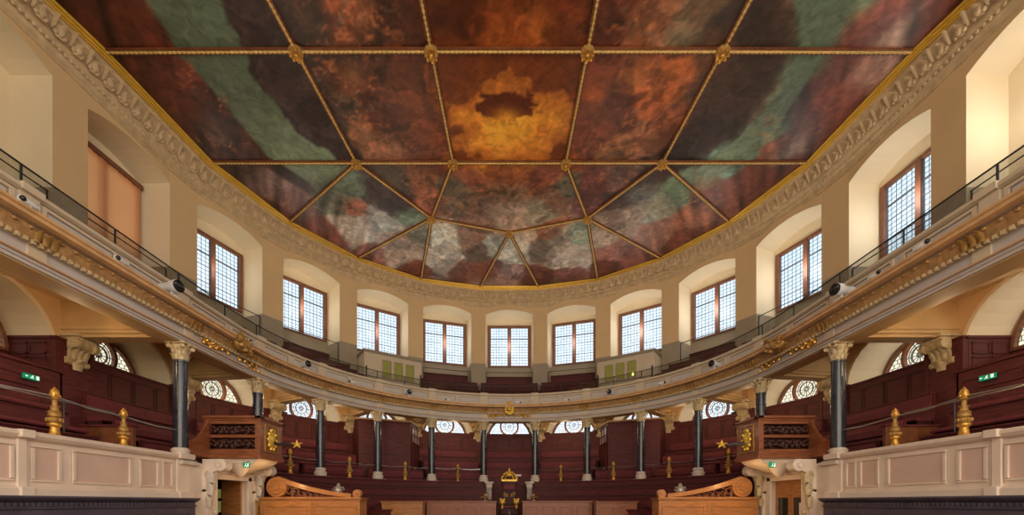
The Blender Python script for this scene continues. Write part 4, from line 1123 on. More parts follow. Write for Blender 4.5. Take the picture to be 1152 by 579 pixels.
# ================================================================== THRONE
t = thing('throne', 'tall carved throne with gilded crown crest and gold lion arms at the centre', 'throne', Matrix.Translation((0, 17.9, 0)))
mb = MB(); mb.box(-1.1, 1.1, -.6, 2.0, .0, .45); mb.box(-.8, .8, -.35, 2.0, .45, .8); mb.build('dais', 'maroon_wood', t, bevel=.01)
mb = MB(); mb.box(-.36, .36, -.1, .45, 1.15, 1.42); mb.build('seat', 'maroon_dark', t, bevel=.02)
mb = MB(); mb.box(-.31, .31, -.12, .40, 1.42, 1.52); mb.build('seat_cushion', 'red_cushion', t, bevel=.03)
for x in (-.31, .31):
    for y in (-.05, .40):
        mb = MB(); mb.lathe([(.05, .8), (.07, .86), (.045, .92), (.06, 1.0), (.04, 1.08), (.055, 1.15)], 10, (x, y, 0)); mb.build('leg', 'maroon_dark', t, smooth=True)
mb = MB()
for x in (-.33, .27): mb.box(x, x+.06, .38, .46, 1.42, 2.55)
mb.box(-.33, .33, .38, .46, 2.42, 2.58); mb.box(-.33, .33, .38, .46, 1.50, 1.58); mb.box(-.33, .33, .38, .46, 2.12, 2.19); mb.box(-.33, .33, .40, .46, 1.80, 1.86)
mb.box(-.3, .3, .43, .46, 1.5, 2.5)
mb.build('back_frame', 'maroon_dark', t, bevel=.01)
mb = MB(); mb.box(-.25, .25, .36, .42, 2.20, 2.42); mb.build('back_cushion', 'red_cushion', t, bevel=.02)
mb = MB()
for sx in (-1, 1):
    mb.tube([(sx*x, .39, z) for x, z in scroll_pts(.13, 1.99, .02, .11, 1.2)], .018, 5)
    mb.tube([(sx*.05, .39, 1.90), (sx*.24, .39, 2.1)], .015, 5)
mb.build('knotwork', 'old_gilt', t, smooth=True)
mb = MB()
arch = [(.30*math.cos(a), .42, 2.62+.34*math.sin(a)) for a in [PI*k/16 for k in range(17)]]
mb.tube(arch, .035, 6); mb.tube([(x*.6, y, 2.62+(z-2.62)*.75) for x, y, z in arch], .028, 6); mb.box(-.33, .33, .36, .46, 2.56, 2.64)
for k in range(9):
    a = PI*k/8; mb.ball((.31*math.cos(a), .40, 2.63+.34*math.sin(a)), .045, 7, 5)
mb.ball((0, .42, 2.84), .11, 10, 6, sc=(1.2, .7, .8)); mb.tube([(0, .42, 2.92), (0, .42, 3.16)], [.03, .01], 6); mb.box(-.045, .045, .40, .44, 3.04, 3.07)
for x in (-.32, .32): mb.lathe([(.03, 2.6), (.045, 2.68), (.02, 2.76), (.0, 2.8)], 8, (x, .42, 0))
mb.build('crown_crest', 'clock_gold', t, smooth=True)
for sx in (-1, 1):
    mb = MB(); mb.ball((sx*.29, -.12, 1.68), .14, 10, 7, sc=(.95, 1.1, 1)); mb.ball((sx*.29, -.24, 1.64), .07, 8, 5)
    mb.ball((sx*.29-.09, -.12, 1.80), .035, 6, 4); mb.ball((sx*.29+.09, -.12, 1.80), .035, 6, 4); mb.tube([(sx*.29, -.08, 1.62), (sx*.29, .38, 1.70)], .05, 7)
    mb.tube([(sx*.29, -.1, 1.6), (sx*.30, -.12, 1.4)], .05, 7)
    mb.build('arm', 'clock_gold', t, smooth=True)
mb = MB(); mb.tube([(0, -.14, 1.30), (0, -.14, .9)], .012, 5); mb.ball((.12, -.2, 1.05), .05, 8, 6); mb.build('tassel', 'base_stone', t)
t = tag(MB().build('x', 'paper'), 'x', 'x') if False else None
t = thing('notice_card', 'small white notice card on the maroon rail behind the throne crown', 'card', frame(3.2, 8.16, 1.27))
mb = MB(); mb.box(-.20, .12, -.02, .02, .0, .09); mb.build('card', 'paper', t); mb = MB(); mb.box(-.03, .03, .0, .05, -.01, .03); mb.build('card_foot', 'iron', t)

# ================================================================== WOODEN DESK FRONTS
def desk_front(x0, x1, y, h, name, lab, woodm='oak', npan=3, depth=.5, rot=0.):
    cx = (x0+x1)/2; hw = (x1-x0)/2
    M = Matrix.Translation((cx, y, 0)) @ Matrix.Rotation(rot, 4, 'Z')
    t = thing(name, lab, 'desk', M)
    mb = MB(); mb.box(-hw, hw, 0, depth, 0, E+h-.06); mb.build('desk_body', woodm, t, bevel=.008)
    mb = MB(); mb.box(-hw-.05, hw+.05, -.07, depth+.05, E+h-.035, E+h); mb.box(-hw-.025, hw+.025, -.035, depth, E+h-.075, E+h-.035); mb.build('desk_top', woodm, t, bevel=.008)
    mb = MB(); W_ = 2*hw/npan
    for k in range(npan): panel_frame(mb, -hw+k*W_+.10, -hw+(k+1)*W_-.10, .3, E+h-.22, 0, .05, .025)
    mb.build('panel_moulding', woodm, t, bevel=.006)
    mb = MB()
    for k in range(npan+1):
        x = -hw+k*W_; mb.box(max(-hw, x-.05), min(hw, x+.05), -.02, 0, .02, E+h-.08)
    mb.build('stile', woodm, t)
    mb = MB(); mb.box(-hw-.02, hw+.02, -.04, depth, 0, .18); mb.build('plinth', woodm, t)
    return t, hw
for sg in (-1, 1):
    # long desk beside the throne
    xs = sorted((sg*.52, sg*3.22))
    desk_front(xs[0], xs[1], 16.6, .07, 'panelled_desk', 'long brown panelled desk just %s of the throne' % side(sg), 'walnut', 4, .55)
    xs = sorted((sg*3.24, sg*4.75))
    desk_front(xs[0], xs[1], 15.9, .05, 'panelled_desk', 'short brown panelled desk between long desk and scrolled stall, %s side' % side(sg), 'oak' if sg < 0 else 'walnut', 2, .5)
    # scrolled stall, orange lit
    y = 12.9
    xa, xb = sg*(741-573+(0))*y/480*1.0, sg*(853-573)*y/480
    xs = sorted((xa, xb))
    t, hw = desk_front(xs[0], xs[1], y, .14, 'scrolled_stall', 'honey oak stall with carved scroll cresting in front of the %s pulpit door' % side(sg), 'oak', 2, .6)
    o = -sg     # direction towards the middle of the hall in local x
    # cresting: big volute outside, small one inside
    bx, bz = -o*(hw-.50), E+.14+.33
    prof = []
    N = 30
    for k in range(N+1):
        u = k/N; x = bx+o*(.0+u*(2*hw-.78)); z = E+.14+.12+.52*(1-u)**1.6*(1 if u < 1 else 0)+.02
        if u < .0: z = 0
        prof.append((x, z))
    mb = MB()
    top = prof; bot = [(x, max(E+.14, z-.11-.05*(1-i/N))) for i, (x, z) in enumerate(prof)]
    poly = top+bot[::-1]
    for i in range(N):
        a, b, c, d = top[i], top[i+1], bot[i+1], bot[i]
        V = [(p[0], yy, p[1]) for yy in (.0, .14) for p in (a, b, c, d)]
        mb.add(V, [(0,1,2,3), (7,6,5,4), (0,4,5,1), (3,2,6,7)])
    mb.box(-hw, hw, 0, .14, E+.139, E+.17)
    mb.build('swept_rail', 'oak', t, smooth=False)
    mb = MB(); mb.lathe([(0, -.03), (.10, -.03), (.12, 0), (.17, 0), (.18, -.02), (.22, -.02), (.24, .0), (.30, 0), (.31, .03), (.31, .16), (0, .16)], 28, (bx-o*.02, -.01, bz), axis='y')
    mb.build('large_volute', 'oak', t, smooth=True)
    sx = -bx+o*0+o*.20*0; sx = o*(hw-.10)
    mb = MB(); mb.lathe([(0, -.02), (.05, -.02), (.06, .0), (.12, .0), (.13, .02), (.13, .15), (0, .15)], 20, (sx, -.01, E+.14+.13), axis='y'); mb.build('small_volute', 'oak', t, smooth=True)
    mb = MB()
    rr = random.Random(5)
    for k in range(9):
        u = .05+.07*k; x = bx+o*(.35+k*.19); zt = E+.14+.10+.52*(1-min(1, (x-bx)/(o*(2*hw-.78))))**1.6-.09
        rad = max(.03, (zt-E-.17)/2*.85); cz = E+.17+rad
        mb.tube([(px, .05, pz) for px, pz in scroll_pts(x, cz, rad*.2, rad, 1.1, k*1.3, 18, 1 if k % 2 else -1)], max(.012, rad*.16), 5)
        mb.M = Matrix.Translation((x+.07, .06, E+.17)); mb.leaf(Matrix.Identity(4), .09, rad*1.7, .03); mb.M = None
    mb.build('openwork', 'oak_dark', t, smooth=True)
    mb = MB(); mb.box(min(bx, sx), max(bx, sx), .09, .13, E+.15, E+.20); mb.build('back_strip', 'walnut_dark', t)
    # small silvery urn standing behind the cresting
    ux = sg*5.55; uy = 13.85
    u = thing('urn_ornament', 'small silvery carved urn behind the scroll of the %s stall' % side(sg), 'ornament', Matrix.Translation((ux, uy, 0)))
    mb = MB(); mb.lathe([(.10, E+.12), (.10, E+.16), (.04, E+.20), (.05, E+.24), (.12, E+.32), (.14, E+.42), (.10, E+.50), (.06, E+.54), (.05, E+.60), (0, E+.64)], 14); mb.build('urn_body', 'silver_grey', u, smooth=True)
    mb = MB()
    for q in (-1, 1): mb.tube([(q*.12, 0, E+.36), (q*.19, 0, E+.42), (q*.16, 0, E+.50), (q*.09, 0, E+.50)], .015, 5)
    mb.build('urn_handle', 'silver_grey', u, smooth=True)
    mb = MB(); mb.lathe([(.16, 0), (.16, .1), (.07, .14), (.06, 1.6), (.12, 1.68), (.12, E+.12)], 12); mb.build('urn_stand', 'maroon_dark', u, smooth=True)
    # little lamps on desk ends next to the throne
    u = thing('desk_lamp', 'small brass lamp on the desk end beside the throne, %s side' % side(sg), 'lamp', Matrix.Translation((sg*.95, 16.8, E+.07)))
    mb = MB(); mb.lathe([(.09, 0), (.09, .02), (.02, .04), (.015, .14), (.03, .16)], 12); mb.build('lamp_base', 'old_gilt', u, smooth=True)
    mb = MB(); mb.tube([(-.20, 0, .12), (-.1, 0, .16), (0, 0, .12), (.1, 0, .16), (.20, 0, .12)], .014, 5); mb.build('lamp_arm', 'old_gilt', u, smooth=True)
    mb = MB(); mb.ball((0, 0, .22), .055, 8, 6); mb.build('lamp_globe', 'gilt', u, smooth=True)
# brass grille beside the left stall
t = thing('brass_grille', 'upright brass grille panel between left pulpit doorway and honey oak stall', 'grille', Matrix.Translation((-7.48, 12.95, 0)))
mb = MB(); panel_frame(mb, -.20, .20, .5, E+.07, 0, .04, .04); mb.box(-.2, .2, 0, .03, 0, .5); mb.build('grille_frame', 'old_gilt', t)
mb = MB()
for k in range(6): mb.box(-.15+.06*k-.006, -.15+.06*k+.006, -.02, 0, .5, E+.05)
for k in range(9): mb.box(-.17, .17, -.02, 0, .6+.12*k, .612+.12*k)
mb.build('grille_bars', 'gilt', t)

# ================================================================== PULPITS AND THEIR DOORWAYS
def pulpit(sg):
    nm = side(sg)
    X0, X1 = 6.80, 8.32; Y0, Y1 = 11.62, 12.75
    # local frame: x from the hall middle outwards (mirrored), built in world coordinates
    def P(x): return sg*x
    def bx(mb, xa, xb, *r): mb.box(min(P(xa), P(xb)), max(P(xa), P(xb)), *r)
    # --- doorway surround
    t = thing('pulpit_doorway', 'pale carved doorway surround below the %s pulpit' % nm, 'doorway', Matrix.Translation((P(7.95), 12.1, 0)))
    mb = MB()
    for ya, yb in ((10.55, 11.42), (12.86, 13.75)): bx(mb, 7.90, 8.28, ya, yb, 0, E+1.0)
    bx(mb, 7.90, 8.28, 11.42, 12.86, E+.65, E+1.0)
    mb.build('surround_wall', 'white_paint', t, loc=W)
    mb = MB()
    for ya, yb in ((11.30, 11.46), (12.82, 12.98)): bx(mb, 7.83, 7.92, ya, yb, 0, E+.75)
    bx(mb, 7.83, 7.92, 11.30, 12.98, E+.63, E+.78); bx(mb, 7.78, 7.92, 11.25, 13.03, E+.78, E+.84)
    mb.build('architrave', 'white_paint', t, loc=W, bevel=.01)
    for ya in (10.98, 13.12):
        mb = MB(); bx(mb, 7.78, 7.92, ya, ya+.26, 0, E+.35); mb.build('pilaster', 'white_paint', t, loc=W, bevel=.01)
        # big scroll bracket
        mb = MB()
        prof = [(7.9, 1.12), (7.35, 1.12), (7.33, 1.04), (7.36, .92), (7.46, .84), (7.60, .80), (7.68, .70), (7.71, .55), (7.70, .42), (7.76, .32), (7.86, .28), (7.92, .28)]
        n = len(prof); vs = [(P(x), yy, E+z) for yy in (ya, ya+.26) for x, z in prof]
        mb.add(vs, [tuple(range(n)), tuple(range(2*n-1, n-1, -1))]+[(i, n+i, n+(i+1) % n, (i+1) % n) for i in range(n)])
        mb.lathe([(0, -.16), (.06, -.17), (.07, -.15), (.14, -.15), (.14, .15), (.07, .15), (.06, .17), (0, .16)], 18, (0, 0, 0), axis='y') if False else None
        for z, x, r in ((.97, 7.46, .16), (.42, 7.80, .10)):
            mb.lathe([(0, -.02), (r*.35, -.03), (r*.4, 0), (r*.8, 0), (r, .02), (r, .28), (0, .28)], 18, (P(x), ya-.01, E+z), axis='y')
        mb.build('scroll_bracket', 'white_paint', t, loc=W, smooth=True)
        mb = MB(); mb.M = Matrix.Translation((P(7.68), ya+.13, E+.10)) @ Matrix.Rotation(-sg*PI/2*1.0, 4, 'Z')
        mb.leaf(Matrix.Translation((0, 0, .40)), .24, .40, .15); mb.leaf(Matrix.Translation((0, .06, .05)), .22, .42, .10); mb.leaf(Matrix.Translation((0, .10, -.30)), .16, .38, .06)
        mb.M = Matrix.Translation((P(7.70), ya-.01, E+.10)); mb.leaf(Matrix.Translation((0, 0, .42)), .26, .36, .08); mb.leaf(Matrix.Translation((0, 0, .10)), .20, .36, .06); mb.leaf(Matrix.Translation((P(.04), 0, -.22)), .16, .34, .05)
        mb.M = Matrix.Translation((P(7.68), ya+.13, E+.10)) @ Matrix.Rotation(-sg*PI/2*1.0, 4, 'Z')
        for k in range(4): mb.ball((.02*(-1)**k, -.02+.02*k, -.35-.10*k), .06-.008*k, 6, 4)
        mb.M = None; mb.build('acanthus_drop', 'capital_stone' if sg > 0 else 'base_stone', t, loc=W, smooth=True)
    # --- pulpit
    t = thing('pulpit', 'red brown wooden pulpit with openwork carving and gilt crest on the %s' % nm, 'pulpit', Matrix.Translation((P(7.5), 12.18, E+1.12)), 'pulpits')
    mb = MB(); 
    # coved underside
    lv_ = [(X0+.06, Y0+.06, Y1-.06, 1.22), (X0+.18, Y0+.10, Y1-.10, 1.10), (X0+.48, Y0+.2, Y1-.2, .98), (X0+.72, Y0+.32, Y1-.32, .88), (7.92, Y0+.42, Y1-.42, .80)]
    V = []
    for xa, ya, yb, z in lv_: V += [(P(xa), ya, E+z), (P(8.2), ya, E+z), (P(8.2), yb, E+z), (P(xa), yb, E+z)]
    F = [(0,1,2,3), (16,19,18,17)]
    for k in range(4):
        for q in range(4): F.append((4*k+q, 4*k+(q+1) % 4, 4*k+4+(q+1) % 4, 4*k+4+q))
    mb.add(V, F); mb.build('coved_base', 'white_paint', t, loc=W, smooth=False)
    mb = MB(); mb.lathe([(0, .70), (.06, .72), (.14, .80), (.22, .92), (.26, 1.02), (.30, 1.06)], 20, (P(7.52), Y0+.28, E)); mb.build('pendant', 'white_paint', t, loc=W, smooth=True)
    mb = MB(); bx(mb, X0-.05, X1, Y0-.05, Y1+.05, E+1.20, E+1.30); bx(mb, X0-.02, X1, Y0-.02, Y1+.02, E+1.30, E+1.36); mb.build('base_moulding', 'walnut', t, loc=W, bevel=.012)
    # framed walls, open carving in between
    mb = MB()
    for ya, yb in ((Y0, Y0+.05), (Y1-.05, Y1)):
        for xa, xb in ((X0, X0+.12), (X1-.14, X1)): bx(mb, xa-.004, xb+.004, ya-.006, yb+.006, E+1.355, E+2.245)
        for za, zb in ((1.36, 1.46), (1.77, 1.85), (2.14, 2.24)): bx(mb, X0, X1, ya, yb, E+za, E+zb)
    bx(mb, X0+.002, X0+.05, Y0+.03, Y1-.03, E+1.36, E+2.24)
    bx(mb, X0+.3, X1, Y1-.07, Y1-.05, E+1.36, E+2.24)
    mb.build('pulpit_frame', 'walnut', t, loc=W, bevel=.006)
    mb = MB(); bx(mb, X0-.03, X1, Y0-.03, Y1+.03, E+2.24, E+2.29); 
    for (xa, xb, ya, yb) in ((X0-.08, X1, Y0-.08, Y0+.10), (X0-.08, X1, Y1-.10, Y1+.08), (X0-.08, X0+.10, Y0-.08, Y1+.08)): bx(mb, xa, xb, ya, yb, E+2.29, E+2.36)
    mb.build('top_moulding', 'walnut', t, loc=W, bevel=.012)
    mb = MB()
    for ya in (Y0+.02, Y1-.03):
        for z0, z1 in ((1.46, 1.77), (1.85, 2.14)):
            cz = (z0+z1)/2; r = (z1-z0)/2*.86; n = 7; L = (X1-.14)-(X0+.12)
            for k in range(n):
                x = X0+.12+L*(k+.5)/n
                mb.tube([(P(px), ya, E+pz) for px, pz in scroll_pts(x, cz, r*.15, r*.95, 1.2, k*PI+(.5), 18, 1 if k % 2 else -1)], .020, 5)
                for q in range(3):
                    a = k*1.7+q*2.1; mb.ball((P(x+r*.55*math.cos(a)), ya, E+cz+r*.55*math.sin(a)), .038, 6, 4, sc=(1.3, .5, 1))
    mb.build('openwork_carving', 'walnut_dark', t, loc=W, smooth=True)
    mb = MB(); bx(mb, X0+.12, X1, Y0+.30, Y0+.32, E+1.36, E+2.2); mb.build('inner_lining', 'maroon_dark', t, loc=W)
    # gilt crest on the end facing the hall
    mb = MB(); mb.M = Matrix.Translation((P(X0), (Y0+Y1)/2, E)) @ Matrix.Rotation(-sg*PI/2, 4, 'Z')
    panel_frame(mb, -.34, .34, 1.42, 2.18, 0, .035, .03)
    mb.M = None; mb.build('crest_frame', 'old_gilt', t, loc=W)
    mb = MB(); mb.M = Matrix.Translation((P(X0), (Y0+Y1)/2, E)) @ Matrix.Rotation(-sg*PI/2, 4, 'Z')
    mb.ball((0, -.02, 1.78), .20, 12, 8, sc=(.95, .3, 1.25)); mb.ball((0, -.06, 1.80), .11, 10, 6, sc=(1, .5, 1.1)); mb.ball((0, -.04, 2.06), .08, 8, 6, sc=(1.2, .6, .7))
    for k in range(10):
        a = 2*PI*k/10; mb.ball((.20*math.cos(a), -.03, 1.78+.27*math.sin(a)), .05, 6, 4)
    mb.M = None; mb.build('gilt_crest', 'clock_gold', t, loc=W, smooth=True)
    # curved wing sweeping back to the column
    mb = MB()
    N = 14; top = []; bot = []
    for k in range(N+1):
        u = k/N; yy = Y0-.02-u*.72; xx = X1-.12+.02*u
        zt = 2.24-.78*(math.sin(u*PI/2)**.8)*.9; top.append((xx, yy, zt)); bot.append((xx, yy, 1.22))
    for k in range(N):
        a, b, c, d = top[k], top[k+1], bot[k+1], bot[k]
        V = [(P(p[0]+dx), p[1], E+p[2]) for dx in (-.04, .04) for p in (a, b, c, d)]
        mb.add(V, [(0,1,2,3), (7,6,5,4), (0,4,5,1), (3,2,6,7)])
    V = []
    mb.tube([(P(p[0]), p[1], E+p[2]+.01) for p in top], .045, 7)
    mb.build('curved_wing', 'walnut', t, loc=W, smooth=True)
    mb = MB()   # wing carving facing the camera
    bx(mb, X1-.02, X1+.42, Y0+.0, Y0+.04, E+1.22, E+1.42)
    mb.tube([(P(X1-.10+.50*(1-math.cos(a))), Y0+.0, E+2.22-.80*math.sin(a)) for a in [PI/2*k/10 for k in range(11)]], .05, 6)
    for k, (x, z, r) in enumerate(((X1+.10, 1.52, .11), (X1+.30, 1.36, .07), (X1+.02, 1.75, .06))): mb.tube([(P(px), Y0+.0, E+pz) for px, pz in scroll_pts(x, z, r*.2, r, 1.3, k, 18)], .024, 5)
    mb.build('wing_scroll', 'walnut', t, loc=W, smooth=True)
    # --- gilded arm with a star-shaped head projecting from the pulpit front
    t = thing('gilded_sconce', 'dark bracket arm with gilded flower head projecting from the %s pulpit crest' % nm, 'bracket', Matrix.Translation((P(X0), 12.2, E+1.75)))
    mb = MB(); mb.tube([(P(6.74), 12.2, E+1.72), (P(6.6), 12.22, E+1.66), (P(6.45), 12.25, E+1.70), (P(6.30), 12.28, E+1.66), (P(6.2), 12.3, E+1.68)], [.05, .035, .045, .025, .03], 7); mb.build('arm', 'iron', t, loc=W, smooth=True)
    mb = MB()
    for k in range(5):
        a = 2*PI*k/5+.3; mb.tube([(P(6.12), 12.3, E+1.68), (P(6.12+.17*math.cos(a)), 12.28, E+1.68+.12*math.sin(a))], [.05, .012], 6)
    mb.ball((P(6.12), 12.3, E+1.68), .06, 8, 6); mb.build('flower_head', 'clock_gold', t, loc=W, smooth=True)
    # --- exit sign under the pulpit
    t = thing('exit_sign', 'small round edged green running man sign below the %s pulpit' % nm, 'sign', Matrix.Translation((P(7.14), Y0-.04, E+1.02)))
    mb = MB(); mb.box(-.09, .09, -.015, .015, -.07, .07); mb.build('sign_plate', 'sign_green', t)
    mb = MB(); mb.ball((.0, -.018, .035), .013, 8, 5, sc=(1, .3, 1)); mb.tube([(.0, -.018, .02), (-.01, -.018, -.015), (-.04, -.018, -.04)], .009, 5); mb.tube([(-.01, -.018, -.015), (.025, -.018, -.03), (.03, -.018, -.055)], .009, 5)
    mb.box(.045, .07, -.02, -.015, -.05, .05); mb.build('pictogram', 'sign_white', t)
    mb = MB(); mb.tube([(0, 0, .07), (0, .15, .12)], .008, 5); mb.build('sign_hanger', 'iron', t)
pulpit(1); pulpit(-1)
# right doors, closed
t = thing('door_1', 'x', 'x', Matrix.Translation((8.02, 12.14, 0))); del t['label']; del t['category']; t['kind'] = 'structure'
for k, (ya, yb) in enumerate(((11.46, 12.13), (12.15, 12.82))):
    mb = MB(); x = 8.0
    mb.box(x, x+.05, ya, ya+.10, 0, E+.65); mb.box(x, x+.05, yb-.10, yb, 0, E+.65)
    for z0, z1 in ((0, .3), (.95, 1.15), (E+.14, E+.26), (E+.55, E+.65)): mb.box(x, x+.05, ya+.1, yb-.1, z0, z1)
    mb.box(x+.015, x+.035, ya+.1, yb-.1, .3, .95); mb.box(x+.015, x+.035, ya+.1, yb-.1, E+.26, E+.55)
    d = mb.build('door_leaf', 'oak', t, loc=W, bevel=.006)
    mb = MB(); mb.box(x+.02, x+.03, ya+.1, yb-.1, 1.15, E+.14); g = mb.build('door_glass', 'dark_glass', d); g.matrix_parent_inverse = t.matrix_basis.inverted() @ Matrix.Identity(4); g.matrix_parent_inverse = Matrix.Identity(4)
    mb = MB(); mb.ball((x-.03, (yb-.05) if k == 0 else (ya+.05), 1.05), .03, 8, 6); g = mb.build('door_knob', 'gilt', d)
t = thing('door_notice', 'white paper notice taped on the glass of the right pulpit door', 'notice', Matrix.Translation((8.0, 12.38, 1.3)))
mb = MB(); mb.box(-.012, -.006, -.85, -.62, .02, .34); mb.build('paper_sheet', 'paper', t)
mb = MB()
for k in range(5): mb.box(-.014, -.012, -.81, -.67+.01*(k % 2), .26-.045*k, .27-.045*k)
mb.build('print_line', 'steel', t)
# left doors: one leaf swung inwards, passage with lit inner door
t = thing('door_2', 'x', 'x', Matrix.Translation((-8.02, 12.14, 0))); del t['label']; del t['category']; t['kind'] = 'structure'
mb = MB(); mb.M = Matrix.Translation((-8.05, 12.80, 0)) @ Matrix.Rotation(math.radians(168), 4, 'Z')
mb.box(0, .66, -.025, .025, 0, E+.64); d = mb.build('door_leaf', 'oak', t, loc=W)
mb = MB(); mb.ball((-8.62, 12.62, 1.05), .03, 8, 6); mb.build('door_knob', 'gilt', t, loc=W)
t = thing('inner_door', 'dark inner door with yellowish lit panes beyond the left pulpit doorway', 'door', Matrix.Translation((-8.9, 12.9, 0)))
mb = MB()
for xa, xb in ((-9.9, -9.72), (-9.12, -8.98), (-8.3, -8.18)): mb.box(xa, xb, 13.5, 13.56, 0, E+.75)
for z0, z1 in ((0, .6), (1.15, 1.35), (E+.05, E+.14), (E+.42, E+.75)): mb.box(-9.9, -8.18, 13.5, 13.56, z0, z1)
mb.build('door_frame', 'maroon_dark', t, loc=W)
mb = MB(); mb.box(-9.9, -8.2, 13.52, 13.54, .6, E+.45); mb.build('lit_panes', 'door_glass_lit', t, loc=W)
# passage walls behind the two doorways, cut out of the stepped gallery floor mass
# ================================================================== ORNAMENTS ON THE GALLERY FRONT
def foliage(mb, span, amp, n, sgn):
    for k in range(n):
        u = (k+.5)/n; x = sgn*(.20+u*span); z = amp*math.sin(u*PI*2)*.4-.03
        mb.leaf(Matrix.Translation((x, 0, z)) @ Matrix.Rotation(-sgn*(.9+.5*(k % 2)), 4, 'Y'), .12, .20, .07)
        mb.ball((x, -.03, z-.06*(-1)**k), .045, 6, 4)
        mb.tube([(x+px, -.02, z+pz) for px, pz in scroll_pts(0, 0, .02, .10, 1, k, 10, sgn)], .014, 4)
t = thing('royal_crest', 'gilded crowned lion crest with leafy sprays at the centre of the gallery front', 'crest', frame(0, 7.62, 4.35))
mb = MB(); mb.ball((0, .0, .0), .22, 12, 8, sc=(.95, .55, 1.1)); mb.ball((0, -.14, .04), .13, 10, 6, sc=(1, .7, 1)); mb.ball((0, -.24, -.02), .06, 8, 5)
for k in range(12):
    a = 2*PI*k/12; mb.ball((.19*math.cos(a), -.05, .02+.21*math.sin(a)), .06, 6, 4)
mb.build('lion_mask', 'clock_gold', t, smooth=True)
mb = MB(); mb.lathe([(.12, .22), (.13, .26), (.09, .28), (.12, .34), (.06, .40), (0, .44)], 12)
for k in range(6): mb.ball((.125*math.cos(k*PI/3), .125*math.sin(k*PI/3), .30), .03, 6, 4)
mb.build('crown', 'clock_gold', t, smooth=True)
mb = MB()
mb.M = Matrix.Translation((0, .20, -.18))
for q in (-1, 1): foliage(mb, 1.0, .14, 9, q)
mb.M = None
mb.build('leafy_spray', 'gilt', t, smooth=True)
for sg in (-1, 1):
    t = thing('gilded_trophy', 'gilded carved eagle trophy with leafy garlands on the gallery front above the %s pulpit' % side(sg), 'ornament', frame(sg*90.4, 7.62, 4.42), 'gilded trophies above the pulpits')
    mb = MB(); mb.ball((0, -.06, .04), .24, 12, 8, sc=(1.35, .8, .85)); mb.ball((-sg*-.30, -.16, .12), .11, 8, 6); mb.tube([(sg*.38, -.18, .12), (sg*.50, -.22, .06)], [.05, .01], 6)
    for q in range(5):
        mb.tube([(-.05-.04*q, -.1, .12), (-.30+.09*q, -.20, .26-.03*q), (-.42+.16*q, -.16, .16-.06*q)], [.06, .05, .015], 6)
        mb.tube([(.05, -.14, -.02), (.16+.05*q, -.22, -.10-.02*q), (.30-.10*q, -.14, -.24)], [.05, .04, .012], 6)
    for q in range(14):
        a = q*.9; mb.ball((.28*math.cos(a), -.16-.02*(q % 3), .03+.16*math.sin(a)), .055, 6, 4)
    mb.build('eagle_body', 'old_gilt', t, smooth=True)
    mb = MB(); mb.M = Matrix.Translation((0, .20, -.22))
    for q in (-1, 1): foliage(mb, 1.05, .12, 9, q)
    mb.M = None; mb.build('garland', 'gilt', t, smooth=True)

# ================================================================== CAMERAS AND FLOODLIGHTS ON THE CORNICE
def flood(sg, s, k, lab):
    M = frame(sg*s, 7.58, 4.617) @ Matrix.Scale(k*1.12, 4)
    t = thing('floodlight', lab, 'light', M, 'white fittings on the gallery cornice')
    mb = MB(); mb.box(-.10, .10, -.08, .08, 0, .02); mb.tube([(0, 0, .02), (0, 0, .09)], .02, 6); mb.build('bracket', 'white_plastic', t)
    a = sg*.2
    mb = MB(); mb.M = Matrix.Translation((0, 0, .17)) @ Matrix.Rotation(a, 4, 'Z'); mb.lathe([(.075, .22), (.085, .18), (.085, .0), (.105, -.03), (.11, -.14), (.10, -.14)], 16, axis='y'); mb.M = None; mb.build('housing', 'white_plastic', t, smooth=True)
    mb = MB(); mb.M = Matrix.Translation((0, 0, .17)) @ Matrix.Rotation(a, 4, 'Z'); mb.lathe([(0, -.135), (.098, -.135), (.104, -.16), (.09, -.165), (.06, -.15), (0, -.15)], 16, axis='y'); mb.M = None; mb.build('lens', 'black_lens', t, smooth=True)
def cctv(sg, s, k, lab):
    M = frame(sg*s, 7.58, 4.617) @ Matrix.Scale(k*1.12, 4)
    t = thing('security_camera', lab, 'camera', M, 'white fittings on the gallery cornice')
    mb = MB(); mb.box(-.06, .06, -.05, .05, 0, .015); mb.tube([(0, 0, .01), (0, -.02, .08)], .014, 6); mb.build('mount', 'white_plastic', t)
    mb = MB(); mb.lathe([(0, -.16), (.05, -.15), (.055, -.10), (.055, .10), (.04, .12), (0, .12)], 14, (0, 0, .11), axis='x'); mb.build('camera_body', 'white_plastic', t, smooth=True)
    mb = MB(); mb.ball((.13*sg, -.03, .11), .045, 10, 6); mb.build('camera_dome', 'black_lens', t, smooth=True)
flood(-1, 103.7, 1.15, 'large white floodlight with black lens on the left cornice, before the pulpit')
flood(1, 102.9, 1.15, 'large white floodlight with black lens on the right cornice, before the pulpit')
flood(-1, 69.9, 1.0, 'floodlight with round black lens on the cornice in the fourth bay left of the middle')
flood(1, 70.2, 1.0, 'floodlight with round black lens on the cornice in the fourth bay right of the middle')
flood(-1, 35.4, .95, 'floodlight with black lens on the cornice under the left control booth')
flood(1, 35.4, .95, 'floodlight with black lens on the cornice under the right control booth')
cctv(-1, 118.8, .85, 'small white camera on the left cornice, nearest the left picture edge')
cctv(-1, 110.2, .85, 'small white camera on the left cornice between edge camera and large floodlight')
cctv(1, 113, .85, 'small white camera on the right cornice, nearest the right picture edge')
cctv(1, 107.6, .8, 'small white camera on the right cornice beside the large floodlight')
cctv(-1, 87.0, .8, 'small dark and white camera on the cornice beside the left gilded trophy')
cctv(1, 86.5, .8, 'small dark and white camera on the cornice beside the right gilded trophy')
cctv(-1, 54.6, .9, 'slim white camera on the cornice in the third bay left of the middle')
cctv(1, 53.1, .9, 'slim white camera on the cornice in the third bay right of the middle')
cctv(-1, 21.7, .7, 'tiny white camera on the cornice in the first bay left of the middle')
